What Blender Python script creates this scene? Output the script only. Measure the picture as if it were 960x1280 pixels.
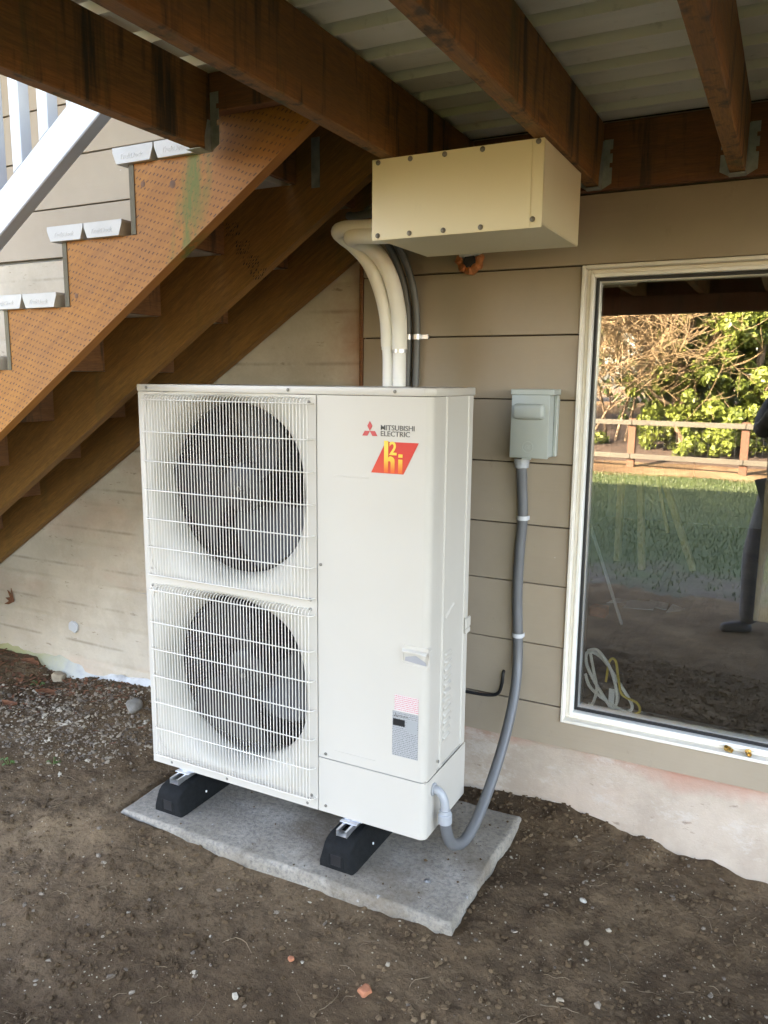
import bpy, bmesh, math, random
import numpy as np
from mathutils import Vector, Matrix, Euler, noise as mnoise
rad = math.radians
scene = bpy.context.scene
for o in list(bpy.data.objects): bpy.data.objects.remove(o)
COL = scene.collection

# ------------------------------------------------------------------ camera
YAW, PITCH, ROLL = 0.4750, 0.1682, 0.0089
CAM = Vector((1.931, -2.583, 1.4805))
fw = Vector((-math.sin(YAW)*math.cos(PITCH), math.cos(YAW)*math.cos(PITCH), -math.sin(PITCH)))
rt = Vector((math.cos(YAW), math.sin(YAW), 0)); up = rt.cross(fw)
r2 = rt*math.cos(ROLL)+up*math.sin(ROLL); u2 = up*math.cos(ROLL)-rt*math.sin(ROLL)
cd = bpy.data.cameras.new('camera'); cam = bpy.data.objects.new('camera', cd); COL.objects.link(cam)
M3 = Matrix((r2, u2, -fw)).transposed()
cam.matrix_world = Matrix.Translation(CAM) @ M3.to_4x4()
cd.sensor_width = 36; cd.sensor_height = 36; cd.sensor_fit = 'AUTO'
cd.lens = 977.7/1280*36; cd.clip_start = 0.02; cd.clip_end = 500
scene.camera = cam

# ------------------------------------------------------------------ sky, sun, exposure
SUN_EL, SUN_AZ = rad(31), rad(-33)           # azimuth from +Y (behind the house), minus = towards -X
w = bpy.data.worlds.new('World'); scene.world = w; w.use_nodes = True
nt = w.node_tree; nt.nodes.clear()
sky = nt.nodes.new('ShaderNodeTexSky'); sky.sky_type = 'NISHITA'; sky.sun_disc = False
sky.sun_elevation = SUN_EL; sky.sun_rotation = SUN_AZ; sky.air_density = 1.0; sky.dust_density = 2.5; sky.ozone_density = 1.0
bgn = nt.nodes.new('ShaderNodeBackground'); bgn.inputs['Strength'].default_value = 0.15
wo = nt.nodes.new('ShaderNodeOutputWorld')
nt.links.new(sky.outputs[0], bgn.inputs[0]); nt.links.new(bgn.outputs[0], wo.inputs[0])
sl = bpy.data.lights.new('sun', 'SUN'); sl.energy = 5.0; sl.angle = rad(0.53); sl.color = (1.0, 0.90, 0.74)
so = bpy.data.objects.new('sun', sl); COL.objects.link(so)
sdir = Vector((math.sin(SUN_AZ)*math.cos(SUN_EL), math.cos(SUN_AZ)*math.cos(SUN_EL), math.sin(SUN_EL)))
so.rotation_euler = sdir.to_track_quat('Z', 'Y').to_euler(); so.location = sdir*40
vs = scene.view_settings; vs.view_transform = 'Standard'; vs.look = 'None'; vs.gamma = 1.0; vs.use_curve_mapping = False
vs.exposure = 4.32
vs.use_white_balance = True; vs.white_balance_temperature = 7800; vs.white_balance_tint = 19
scene.render.engine = 'CYCLES'
scene.cycles.max_bounces = 8; scene.cycles.diffuse_bounces = 5; scene.cycles.glossy_bounces = 4
scene.cycles.transparent_max_bounces = 12; scene.cycles.caustics_reflective = False; scene.cycles.caustics_refractive = False
scene.cycles.sample_clamp_indirect = 6

# ------------------------------------------------------------------ material helpers
class NT:
    def __init__(s, name, rough=0.6, metallic=0.0, spec=0.5):
        s.m = bpy.data.materials.new(name); s.m.use_nodes = True; s.t = s.m.node_tree
        s.b = s.t.nodes['Principled BSDF']; s.b.inputs['Roughness'].default_value = rough
        s.b.inputs['Metallic'].default_value = metallic; s.b.inputs['Specular IOR Level'].default_value = spec
        s.tc = s.t.nodes.new('ShaderNodeTexCoord'); s.oi = s.t.nodes.new('ShaderNodeObjectInfo'); s.hs = []
    def n(s, k, **kw):
        x = s.t.nodes.new(k)
        for a, v in kw.items(): setattr(x, a, v)
        return x
    def put(s, inp, v):
        if isinstance(v, (int, float)): inp.default_value = v
        elif isinstance(v, (tuple, list)):
            inp.default_value = tuple(v)+((1,) if len(v) == 3 and inp.type == 'RGBA' else ())
        else: s.t.links.new(v, inp)
    def obj(s, scale=(1, 1, 1), rot=(0, 0, 0), rnd=True):
        mp = s.n('ShaderNodeMapping'); mp.inputs['Rotation'].default_value = rot
        src = s.tc.outputs['Object']
        if rnd:
            a = s.n('ShaderNodeVectorMath', operation='MULTIPLY_ADD')
            c = s.n('ShaderNodeCombineXYZ')
            for i in range(3): s.t.links.new(s.oi.outputs['Random'], c.inputs[i])
            s.t.links.new(c.outputs[0], a.inputs[0]); a.inputs[1].default_value = (17, 23, 31); s.t.links.new(src, a.inputs[2]); src = a.outputs[0]
        s.t.links.new(src, mp.inputs[0])
        m2 = s.n('ShaderNodeVectorMath', operation='MULTIPLY'); s.t.links.new(mp.outputs[0], m2.inputs[0]); m2.inputs[1].default_value = scale
        return m2.outputs[0]
    def noise(s, scale, vec=None, detail=4, rough=0.55, dist=0):
        x = s.n('ShaderNodeTexNoise'); x.inputs['Scale'].default_value = scale; x.inputs['Detail'].default_value = detail
        x.inputs['Roughness'].default_value = rough; x.inputs['Distortion'].default_value = dist
        s.t.links.new(vec if vec is not None else s.obj(), x.inputs['Vector']); return x.outputs[0]
    def voro(s, scale, vec=None, feat='F1', out=0, rnd=1):
        x = s.n('ShaderNodeTexVoronoi', feature=feat); x.inputs['Scale'].default_value = scale; x.inputs['Randomness'].default_value = rnd
        s.t.links.new(vec if vec is not None else s.obj(), x.inputs['Vector']); return x.outputs[out]
    def ramp(s, f, stops):
        x = s.n('ShaderNodeValToRGB'); e = x.color_ramp.elements
        while len(e) < len(stops): e.new(0.5)
        for i, (p, c) in enumerate(stops):
            e[i].position = p; e[i].color = (c, c, c, 1) if isinstance(c, (int, float)) else tuple(c)+(1,)
        s.t.links.new(f, x.inputs[0]); return x.outputs[0]
    def mix(s, f, a, b, mode='MIX'):
        x = s.n('ShaderNodeMix', data_type='RGBA', blend_type=mode)
        s.put(x.inputs[0], f); s.put(x.inputs[6], a); s.put(x.inputs[7], b); return x.outputs[2]
    def math(s, op, a, b=0.0, c=0.0):
        x = s.n('ShaderNodeMath', operation=op)
        for i, v in enumerate((a, b, c)): s.put(x.inputs[i], v)
        return x.outputs[0]
    def sep(s, v):
        x = s.n('ShaderNodeSeparateXYZ'); s.t.links.new(v, x.inputs[0]); return x.outputs
    def color(s, c): s.put(s.b.inputs['Base Color'], c); return s
    def rough(s, c): s.put(s.b.inputs['Roughness'], c); return s
    def bump(s, h, strength=0.4, dist=0.01):
        x = s.n('ShaderNodeBump'); x.inputs['Strength'].default_value = strength; x.inputs['Distance'].default_value = dist
        s.t.links.new(h, x.inputs['Height'])
        if s.hs: s.t.links.new(s.hs[-1], x.inputs['Normal'])
        s.hs.append(x.outputs[0]); s.t.links.new(x.outputs[0], s.b.inputs['Normal']); return s

def plain(name, c, rough=0.5, metallic=0, var=0.12, nscale=8, bump=0.0, bscale=120, bdist=0.001, spec=0.5):
    t = NT(name, rough, metallic, spec)
    f = t.noise(nscale, detail=5)
    d = tuple(max(0, x*(1-var)) for x in c); l = tuple(min(1, x*(1+var*0.6)) for x in c)
    t.color(t.ramp(f, [(0.3, d), (0.7, l)]))
    if bump: t.bump(t.noise(bscale, detail=3), bump, bdist)
    return t.m

def wood(name, c1, c2, stretch, rot=(0, 0, 0), rough=0.75, streak=0, green=0, dark=(0.02, 0.015, 0.008), bumps=0.35, knots=True):
    t = NT(name, rough)
    v = t.obj(stretch, rot)
    g = t.noise(9, v, 6, 0.6, 0.6); g2 = t.noise(45, v, 4, 0.6)
    col = t.ramp(g, [(0.3, c1), (0.7, c2)])
    col = t.mix(t.ramp(g2, [(0.35, 0.55), (0.6, 0.0)]), col, tuple(x*0.55 for x in c1), 'MIX')
    big = t.noise(1.3, t.obj(), 3)
    col = t.mix(t.ramp(big, [(0.4, 0.0), (0.7, 0.45)]), col, tuple(x*0.5 for x in c1))
    if knots:
        kv = t.obj(tuple(x*1.0 for x in (stretch[0]**0.5, stretch[1]**0.5, stretch[2]**0.5)), rot)
        k = t.voro(2.2, kv)
        col = t.mix(t.ramp(k, [(0.03, 0.75), (0.09, 0.0)]), col, tuple(x*0.3 for x in c1))
    if streak:
        sv = t.obj((7, 7, 0.6)); s1 = t.noise(1.6, sv, 5, 0.65)
        col = t.mix(t.ramp(s1, [(0.55, 0.0), (0.66, streak*.9)]), col, dark)
        sv2 = t.obj((22, 22, 2.6)); s3 = t.noise(1.0, sv2, 4, 0.6)
        col = t.mix(t.ramp(s3, [(0.56, 0.0), (0.66, 0.7)]), col, dark)
    if green:
        sv = t.obj((5, 5, 0.5)); s2 = t.noise(1.2, sv, 5, 0.65)
        col = t.mix(t.ramp(s2, [(0.58, 0.0), (0.68, green)]), col, (0.045, 0.07, 0.02))
    t.color(col); t.bump(g2, bumps, 0.002); t.bump(g, bumps*0.6, 0.003)
    t.rough(t.ramp(g, [(0.2, rough-0.12), (0.8, min(1, rough+0.12))]))
    return t.m

SL = 0.656; SA = math.atan(SL)                      # stair slope
SIGN = 1                                           # sense of the rotation that lays grain along the slope
MAT = {}
c1, c2 = (0.22, 0.095, 0.024), (0.35, 0.160, 0.044)
MAT['joist'] = wood('stained_joist', c1, c2, (9, 0.6, 9), streak=0.95, green=0.7, dark=(0.012, 0.014, 0.006))
MAT['joist_x'] = wood('stained_ledger', (0.15, 0.058, 0.020), (0.23, 0.092, 0.032), (0.6, 9, 9), streak=0.35)
MAT['riser'] = wood('riser_wood', (0.16, 0.07, 0.028), (0.26, 0.12, 0.045), (8, 0.6, 8), streak=0.2)
MAT['stringer_plain'] = wood('stringer_wood', (0.19, 0.088, 0.020), (0.33, 0.160, 0.040), (0.55, 9, 9), rot=(0, SIGN*SA, 0), green=0.25)
MAT['rawwood'] = wood('bare_lumber', (0.56, 0.40, 0.20), (0.74, 0.56, 0.32), (9, 9, 0.7))
MAT['greywood'] = wood('weathered_edge', (0.10, 0.085, 0.05), (0.20, 0.17, 0.10), (9, 9, 0.8))
# incised front stringer
def incised():
    t = NT('incised_stringer', 0.72)
    v = t.obj((1, 1, 1), (0, SIGN*SA, 0), rnd=False)
    gv = t.n('ShaderNodeVectorMath', operation='MULTIPLY'); t.t.links.new(v, gv.inputs[0]); gv.inputs[1].default_value = (0.6, 9, 9)
    g = t.noise(8, gv.outputs[0], 6, 0.6, 0.5)
    col = t.ramp(g, [(0.3, (0.26, 0.098, 0.012)), (0.7, (0.375, 0.147, 0.019))])
    big = t.noise(3.0, None, 4)
    col = t.mix(t.ramp(big, [(0.45, 0.0), (0.75, 0.5)]), col, (0.24, 0.11, 0.045))
    # incised dashes in rows along the grain
    jn = t.n('ShaderNodeTexNoise'); jn.inputs['Scale'].default_value = 14.0; jn.inputs['Detail'].default_value = 3; t.t.links.new(t.tc.outputs['Object'], jn.inputs['Vector'])
    jv = t.n('ShaderNodeVectorMath', operation='MULTIPLY_ADD'); t.t.links.new(jn.outputs['Color'], jv.inputs[0]); jv.inputs[1].default_value = (.030, 0, .009); t.t.links.new(v, jv.inputs[2])
    sx = t.sep(jv.outputs[0]); pu, pv = 0.027, 0.0105
    r = t.math('DIVIDE', sx[2], pv); ri = t.math('FLOOR', r); off = t.math('MULTIPLY', t.math('MODULO', t.math('ABSOLUTE', ri), 3.0), 0.3333)
    u = t.math('ADD', t.math('DIVIDE', sx[0], pu), off)
    fu = t.math('ABSOLUTE', t.math('SUBTRACT', t.math('FRACT', u), 0.5)); fv = t.math('ABSOLUTE', t.math('SUBTRACT', t.math('FRACT', r), 0.5))
    d = t.math('MULTIPLY', t.math('LESS_THAN', fu, 0.17), t.math('LESS_THAN', fv, 0.17))
    wob = t.ramp(t.noise(30, None, 2), [(0.3, 0.45), (0.6, 1.0)])
    d2 = t.math('MULTIPLY', d, wob)
    col = t.mix(d2, col, (0.085, 0.034, 0.010))
    # algae trail that runs down below the joint with the joist
    xo = t.sep(t.obj(rnd=False))
    sv = t.noise(5, t.obj((1, 1, 0.3), rnd=False), 5, 0.65)
    band = t.math('SUBTRACT', t.math('ADD', xo[0], -2.0), t.math('MULTIPLY', t.math('ADD', xo[2], .1-2.054), 0.32))
    c = t.math('ABSOLUTE', t.math('SUBTRACT', band, t.math('ADD', 0.475, t.math('MULTIPLY', t.math('SUBTRACT', sv, 0.5), 0.16))))
    am = t.ramp(c, [(0.0, 1.0), (0.03, 0.75), (0.065, 0.0)])
    am = t.math('MULTIPLY', am, t.ramp(t.noise(34, t.obj((1, 1, 0.22), rnd=False), 6, .7), [(0.40, 0.05), (0.56, 1.0)]))
    col = t.mix(am, col, (0.105, 0.125, 0.018))
    t.color(col); t.bump(g, 0.25, 0.003); t.bump(t.math('MULTIPLY', d, -1.0), 0.6, 0.003)
    return t.m
MAT['incised'] = incised()

def siding_mat(name, c):
    t = NT(name, 0.62)
    f = t.noise(2.2, None, 6, 0.6); g = t.noise(60, t.obj((0.12, 1, 1)), 3)
    col = t.ramp(f, [(0.3, tuple(x*0.88 for x in c)), (0.7, tuple(min(1, x*1.08) for x in c))])
    sp = t.noise(14, t.obj((1, 1, 0.5)), 5, 0.7)
    col = t.mix(t.ramp(sp, [(0.66, 0.0), (0.74, 0.35)]), col, tuple(x*0.6 for x in c))
    sc = t.noise(40, None, 3, 0.7); col = t.mix(t.ramp(sc, [(0.74, 0.0), (0.77, 0.5)]), col, (0.55, 0.50, 0.44))
    t.color(col); t.bump(t.noise(28, t.obj((.06, 1, 1)), 6, .7), 0.35, 0.003); t.bump(g, 0.2, 0.0015); t.bump(f, 0.15, 0.005); return t.m
MAT['siding'] = siding_mat('taupe_siding', (0.338, 0.272, 0.198))

def found_mat(nm='painted_foundation', q=1.0, warm=1.0):
    t = NT(nm, 0.85)
    f = t.noise(2.4, None, 7, 0.62); f2 = t.noise(9, None, 6, 0.65)
    col = t.ramp(f, [(0.30, (0.48, 0.42, 0.345)), (0.7, (0.60, 0.535, 0.45))])
    pk = t.noise(1.7, t.obj((1, 1, 2.2)), 5, 0.6)
    col = t.mix(t.ramp(pk, [(0.52, 0.0), (0.68, 0.55 if q > 1 else 0.25)]), col, (0.54, 0.37, 0.29))
    col = t.mix(t.ramp(f2, [(0.60, 0.0), (0.70, 0.5)]), col, (0.64, 0.60, 0.53))
    col = t.mix(t.ramp(t.noise(26, t.obj((0.5, 1, 1.6)), 5, 0.7), [(0.63, 0.0), (0.70, 0.7)]), col, (0.20, 0.15, 0.115))
    mo = t.noise(4.5, None, 7, 0.7); col = t.mix(t.ramp(mo, [(0.42, 0.0), (0.62, 0.45)]), col, (0.36, 0.30, 0.235))
    xw = t.sep(t.obj(rnd=False)); nz = t.noise(3.5, None, 6, .65)
    if q > 1:
        cz_ = t.math('ABSOLUTE', t.math('SUBTRACT', t.math('FRACT', t.math('DIVIDE', t.math('ADD', t.math('ADD', xw[2], .075), t.math('MULTIPLY', t.math('SUBTRACT', t.noise(2.5, None, 3), .5), .012)), .1895)), .5))
        ln = t.math('MULTIPLY', t.ramp(cz_, [(0.0, .8), (0.05, 0.0)]), t.ramp(t.noise(5, t.obj((1, 1, .5)), 5, .7), [(0.42, 0.0), (0.62, .7)]))
        col = t.mix(ln, col, (0.17, 0.13, 0.095))
        k = t.math('ADD', t.math('MULTIPLY', t.math('ADD', xw[0], 2.2-.30), 3.2), t.math('MULTIPLY', t.math('SUBTRACT', nz, .5), 1.1))
        col = t.mix(t.ramp(k, [(0.25, 0.0), (0.75, 0.75)]), col, (0.33, 0.15, 0.085))
        gl = t.math('ADD', t.math('MULTIPLY', t.math('ADD', xw[0], 2.2+1.0), -1.0), t.math('MULTIPLY', t.math('SUBTRACT', .30, xw[2]), 3.0))
        col = t.mix(t.ramp(t.math('ADD', gl, nz), [(1.0, 0.0), (1.5, 0.5)]), col, (0.27, 0.27, 0.13))
    else:
        k = t.math('ADD', t.math('MULTIPLY', t.math('SUBTRACT', xw[2], .13), 9.0), t.math('MULTIPLY', t.math('SUBTRACT', t.noise(2.0, None, 5, .6), .5), 3.0))
        col = t.mix(t.ramp(k, [(0.25, 0.0), (0.9, 0.85)]), col, (0.50, 0.26, 0.19))
        wh = t.noise(6, t.obj((1, 1, 1.8)), 7, .75); col = t.mix(t.ramp(wh, [(0.52, 0.0), (0.62, 0.6)]), col, (0.62, 0.60, 0.55))
    col = t.mix(1.0, col, (q, q*.985*warm, q*.935*warm), 'MULTIPLY')
    t.color(col); t.bump(f2, 0.5, 0.008); t.bump(t.noise(90, None, 4, 0.7), 0.45, 0.003); return t.m
MAT['foundation'] = found_mat(q=1.01); MAT['foundation_r'] = found_mat('bare_foundation', .86, .93)
def flare_mat():
    t = NT('whitewashed_footing', 0.9)
    x = t.sep(t.obj(rnd=False)); f = t.noise(7, None, 6, 0.65)
    col = t.ramp(f, [(0.35, (0.36, 0.36, 0.35)), (0.65, (0.62, 0.63, 0.62))])
    gr = t.math('ADD', t.math('MULTIPLY', t.math('ADD', x[0], 3.15), -2.2), t.math('MULTIPLY', t.math('SUBTRACT', f, .5), 2.2))
    t.color(t.mix(t.ramp(gr, [(0.0, 0.0), (1.0, 0.9)]), col, (0.33, 0.31, 0.13)));
    t.bump(f, 0.6, 0.01); t.bump(t.noise(60, None, 4), 0.4, 0.003); return t.m
MAT['flare'] = flare_mat()

def pad_mat():
    t = NT('concrete_pad', 0.82)
    f = t.noise(5, None, 7, 0.65); g = t.noise(70, None, 7, 0.8); d = t.noise(2.0, None, 6, 0.65)
    col = t.ramp(f, [(0.3, (0.230, 0.200, 0.158)), (0.72, (0.39, 0.352, 0.295))])
    col = t.mix(t.ramp(g, [(0.34, 0.7), (0.55, 0.0)]), col, (0.075, 0.072, 0.068))
    col = t.mix(t.ramp(d, [(0.46, 0.0), (0.62, 0.75)]), col, (0.135, 0.098, 0.060))
    col = t.mix(t.ramp(t.noise(34, None, 4, 0.7), [(0.66, 0.0), (0.71, 0.7)]), col, (0.40, 0.40, 0.39))
    t.color(col); t.bump(g, 0.9, 0.006); t.bump(f, 0.4, 0.008); return t.m
MAT['pad'] = pad_mat()

def dirt_mat():
    t = NT('bare_soil', 0.95, spec=0.25)
    a = t.noise(1.1, None, 6, 0.6); b = t.noise(13, None, 8, 0.7); c = t.noise(90, None, 5, 0.75); v = t.voro(55)
    col = t.ramp(a, [(0.26, (0.050, 0.030, 0.0145)), (0.48, (0.104, 0.066, 0.035)), (0.72, (0.215, 0.146, 0.084))])
    col = t.mix(t.ramp(b, [(0.34, 0.75), (0.52, 0.0)]), col, (0.045, 0.026, 0.012))
    col = t.mix(t.ramp(b, [(0.58, 0.0), (0.74, 0.5)]), col, (0.24, 0.165, 0.092))
    col = t.mix(t.ramp(c, [(0.30, 0.6), (0.5, 0.0)]), col, (0.042, 0.027, 0.014))
    col = t.mix(t.ramp(c, [(0.66, 0.0), (0.78, 0.7)]), col, (0.29, 0.215, 0.13))
    t.color(col); t.bump(c, 0.9, 0.006); t.bump(b, 0.6, 0.015); t.bump(v, 0.4, 0.006); return t.m
MAT['dirt'] = dirt_mat()

def cream(name, c, rough=0.38, dusty=0.5):
    t = NT(name, rough)
    f = t.noise(3, None, 5); g = t.noise(20, t.obj((1, 1, 0.4)), 5, 0.7)
    col = t.ramp(f, [(0.3, tuple(x*0.965 for x in c)), (0.7, c)])
    col = t.mix(t.ramp(g, [(0.62, 0.0), (0.80, 0.16*dusty)]), col, (0.45, 0.40, 0.30))
    t.color(col); t.rough(t.ramp(t.noise(6, None, 4), [(0.3, rough-0.06), (0.7, rough+0.10)]))
    t.bump(t.noise(500, None, 2), 0.06, 0.0005); t.bump(t.noise(2.5, None, 2), 0.03, 0.01); return t.m
MAT['cream'] = cream('cream_enamel', (0.510, 0.478, 0.422))
MAT['cream_box'] = cream('cream_box_enamel', (0.86, 0.79, 0.57), 0.42, 0.8)
MAT['wire'] = plain('grille_wire', (0.62, 0.59, 0.53), 0.45, var=0.05)
MAT['shroud'] = plain('shroud_plastic', (0.50, 0.47, 0.405), 0.5, var=0.05)
MAT['fan'] = plain('fan_plastic', (0.022, 0.021, 0.021), 0.55, var=0.2)
MAT['dark'] = plain('unit_interior', (0.022, 0.022, 0.022), 0.7)
MAT['coil'] = plain('coil_fins', (0.035, 0.034, 0.032), 0.55, 0.2)
MAT['seam'] = plain('seam_gasket', (0.36, 0.34, 0.30), 0.8)
MAT['galv'] = plain('galvanised', (0.62, 0.63, 0.64), 0.34, 0.85, 0.25, 18)
MAT['galv_old'] = plain('dull_galvanised', (0.30, 0.33, 0.30), 0.6, 0.5, 0.4, 20)
MAT['screw'] = plain('screw_zinc', (0.20, 0.19, 0.165), 0.5, 0.4)
MAT['rubber'] = plain('recycled_rubber', (0.010, 0.011, 0.0115), 0.85, var=0.35, nscale=60, bump=0.5, bscale=220, bdist=0.002, spec=0.15)
MAT['pvc_grey'] = plain('grey_conduit', (0.120, 0.124, 0.128), 0.42, var=0.1)
MAT['pvc_dark'] = plain('dark_grey_conduit', (0.12, 0.125, 0.12), 0.45, var=0.15)
MAT['pvc_fit'] = plain('light_grey_fitting', (0.33, 0.345, 0.36), 0.42, var=0.06)
MAT['foam'] = plain('white_pipe_insulation', (0.80, 0.775, 0.70), 0.62, var=0.07, bump=0.2, bscale=40, bdist=0.002)
MAT['foam_w'] = plain('white_pipe_cover', (0.80, 0.79, 0.75), 0.45, var=0.04)
MAT['box_grey'] = plain('grey_box_enamel', (0.395, 0.425, 0.395), 0.42, var=0.06, nscale=5)
MAT['black'] = plain('black_rubber', (0.012, 0.012, 0.013), 0.45)
MAT['white'] = plain('white_vinyl', (0.52, 0.53, 0.54), 0.45, var=0.05)
MAT['tread'] = plain('white_composite_plank', (0.47, 0.465, 0.43), 0.55, var=0.12, nscale=6, bump=0.2, bscale=60)
MAT['frame'] = plain('window_vinyl', (0.76, 0.71, 0.62), 0.5, var=0.10, nscale=14)
MAT['frame_w'] = plain('window_vinyl_inner', (0.80, 0.78, 0.72), 0.45, var=0.06)
MAT['alu'] = plain('spacer_alu', (0.55, 0.56, 0.56), 0.35, 0.7)
MAT['orange_foam'] = plain('expanding_foam', (0.56, 0.22, 0.09), 0.8, var=0.4, nscale=40, bump=0.8, bscale=80, bdist=0.004)
MAT['brass'] = plain('brass', (0.70, 0.45, 0.14), 0.28, 1.0)
MAT['knot'] = plain('knot_wood', (0.14, 0.06, 0.022), 0.7, var=0.4, nscale=60)
MAT['ink'] = plain('stamp_ink', (0.035, 0.022, 0.012), 0.8)
MAT['red'] = plain('emblem_red', (0.50, 0.060, 0.058), 0.45, var=0.03)
MAT['gtext'] = plain('grey_print', (0.10, 0.095, 0.085), 0.5, var=0.03)
MAT['stone'] = plain('tan_stone', (0.32, 0.26, 0.18), 0.9, var=0.4, nscale=14, bump=0.5, bscale=60, bdist=0.004)
MAT['pale_stone'] = plain('pale_stone', (0.42, 0.38, 0.31), 0.9, var=0.3, nscale=40, bump=0.4, bscale=90, bdist=0.003)
MAT['stone_g'] = plain('grey_stone', (0.22, 0.20, 0.17), 0.9, var=0.4, nscale=14, bump=0.5, bscale=60, bdist=0.004)
MAT['brick'] = plain('brick_red', (0.40, 0.15, 0.075), 0.9, var=0.3, nscale=40, bump=0.5, bscale=120, bdist=0.002)
MAT['leaf_dead'] = plain('dead_leaf', (0.19, 0.075, 0.035), 0.8, var=0.4, nscale=30)
MAT['weed'] = plain('weed_leaf', (0.060, 0.115, 0.025), 0.6, var=0.4, nscale=30)
MAT['root'] = plain('dry_root', (0.19, 0.135, 0.08), 0.9, var=0.4, nscale=20)
MAT['drywall'] = plain('drywall', (0.30, 0.31, 0.31), 0.9)
MAT['rfloor'] = plain('subfloor', (0.17, 0.125, 0.085), 0.85, var=0.4, nscale=3)
MAT['roof_added_eave'] = plain('roof_shingle', (0.07, 0.065, 0.06), 0.9)
MAT['paper'] = plain('white_paper', (0.75, 0.76, 0.78), 0.7)
MAT['yellow'] = plain('yellow_cable', (0.62, 0.46, 0.06), 0.5)
MAT['wcable'] = plain('white_cable', (0.90, 0.89, 0.86), 0.45)
MAT['skin'] = plain('skin', (0.50, 0.30, 0.21), 0.5)
MAT['hair'] = plain('hair', (0.03, 0.02, 0.015), 0.6)
MAT['jacket'] = plain('black_jacket', (0.010, 0.010, 0.012), 0.8, var=0.4)
MAT['jeans'] = plain('grey_denim', (0.11, 0.115, 0.13), 0.9, var=0.3, nscale=12)
MAT['shoe'] = plain('shoe', (0.05, 0.05, 0.055), 0.6)
MAT['mulch'] = plain('bark_mulch', (0.045, 0.028, 0.020), 0.95, var=0.6, nscale=20, bump=0.8, bscale=30, bdist=0.03)
MAT['bark'] = plain('grey_brown_bark', (0.17, 0.125, 0.085), 0.9, var=0.4, nscale=10)
MAT['twig'] = plain('tan_twig', (0.22, 0.16, 0.09), 0.85, var=0.35, nscale=5)
MAT['fencepost'] = wood('fence_post', (0.085, 0.036, 0.020), (0.13, 0.058, 0.030), (9, 9, 0.7))
MAT['fencerail'] = wood('fence_rail', (0.045, 0.043, 0.034), (0.08, 0.074, 0.056), (0.7, 9, 9), knots=False)
def leafmat(name, a, b):
    t = NT(name, 0.5)
    c = t.ramp(t.noise(2.0, None, 4), [(0.3, a), (0.7, b)])
    t.color(c); t.t.links.new(c, t.b.inputs['Base Color'])
    tr = t.n('ShaderNodeBsdfTranslucent'); t.t.links.new(c, tr.inputs[0])
    mx = t.n('ShaderNodeMixShader'); mx.inputs[0].default_value = 0.3
    out = [n for n in t.t.nodes if n.type == 'OUTPUT_MATERIAL'][0]
    t.t.links.new(t.b.outputs[0], mx.inputs[1]); t.t.links.new(tr.outputs[0], mx.inputs[2]); t.t.links.new(mx.outputs[0], out.inputs[0])
    return t.m
MAT['ivy'] = leafmat('ivy_leaf', (0.095, 0.140, 0.024), (0.19, 0.235, 0.048))
MAT['evergreen'] = leafmat('evergreen_leaf', (0.035, 0.065, 0.022), (0.075, 0.12, 0.035))
def lawn_mat():
    t = NT('patchy_lawn', .9); f = t.noise(1.6, None, 6, .65); y = t.sep(t.obj(rnd=False))[1]
    g = t.ramp(t.noise(14, None, 6, .7), [(0.3, (0.022, 0.038, 0.011)), (0.7, (0.058, 0.082, 0.024))])
    d = t.ramp(t.noise(11, None, 7, .7), [(0.3, (0.05, 0.038, 0.028)), (0.7, (0.13, 0.10, 0.075))])
    k = t.math('ADD', t.math('MULTIPLY', t.math('ADD', y, 3.3), -.55), t.math('MULTIPLY', t.math('SUBTRACT', f, .5), 2.2))
    t.color(t.mix(t.ramp(k, [(0.0, 0.0), (0.6, 1.0)]), d, g)); t.bump(t.noise(40, None, 4), .5, .02); return t.m
MAT['lawn'] = lawn_mat()
MAT['grass'] = leafmat('grass_blade', (0.024, 0.046, 0.011), (0.054, 0.084, 0.019))
def glass_mat():
    t = NT('window_glass', 0.0); nt_ = t.t
    gl = t.n('ShaderNodeBsdfGlossy'); gl.inputs['Roughness'].default_value = 0.0; gl.inputs['Color'].default_value = (1.0, 0.99, 0.95, 1)
    tr = t.n('ShaderNodeBsdfTransparent'); tr.inputs['Color'].default_value = (0.93, 0.95, 0.94, 1)
    fr = t.n('ShaderNodeFresnel'); fr.inputs['IOR'].default_value = 1.5
    f = t.math('ADD', 0.20, t.math('MULTIPLY', fr.outputs[0], 0.8))
    mx = t.n('ShaderNodeMixShader'); nt_.links.new(f, mx.inputs[0]); nt_.links.new(tr.outputs[0], mx.inputs[1]); nt_.links.new(gl.outputs[0], mx.inputs[2])
    out = [n for n in nt_.nodes if n.type == 'OUTPUT_MATERIAL'][0]; nt_.links.new(mx.outputs[0], out.inputs[0]); return t.m
MAT['glass'] = glass_mat()

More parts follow.
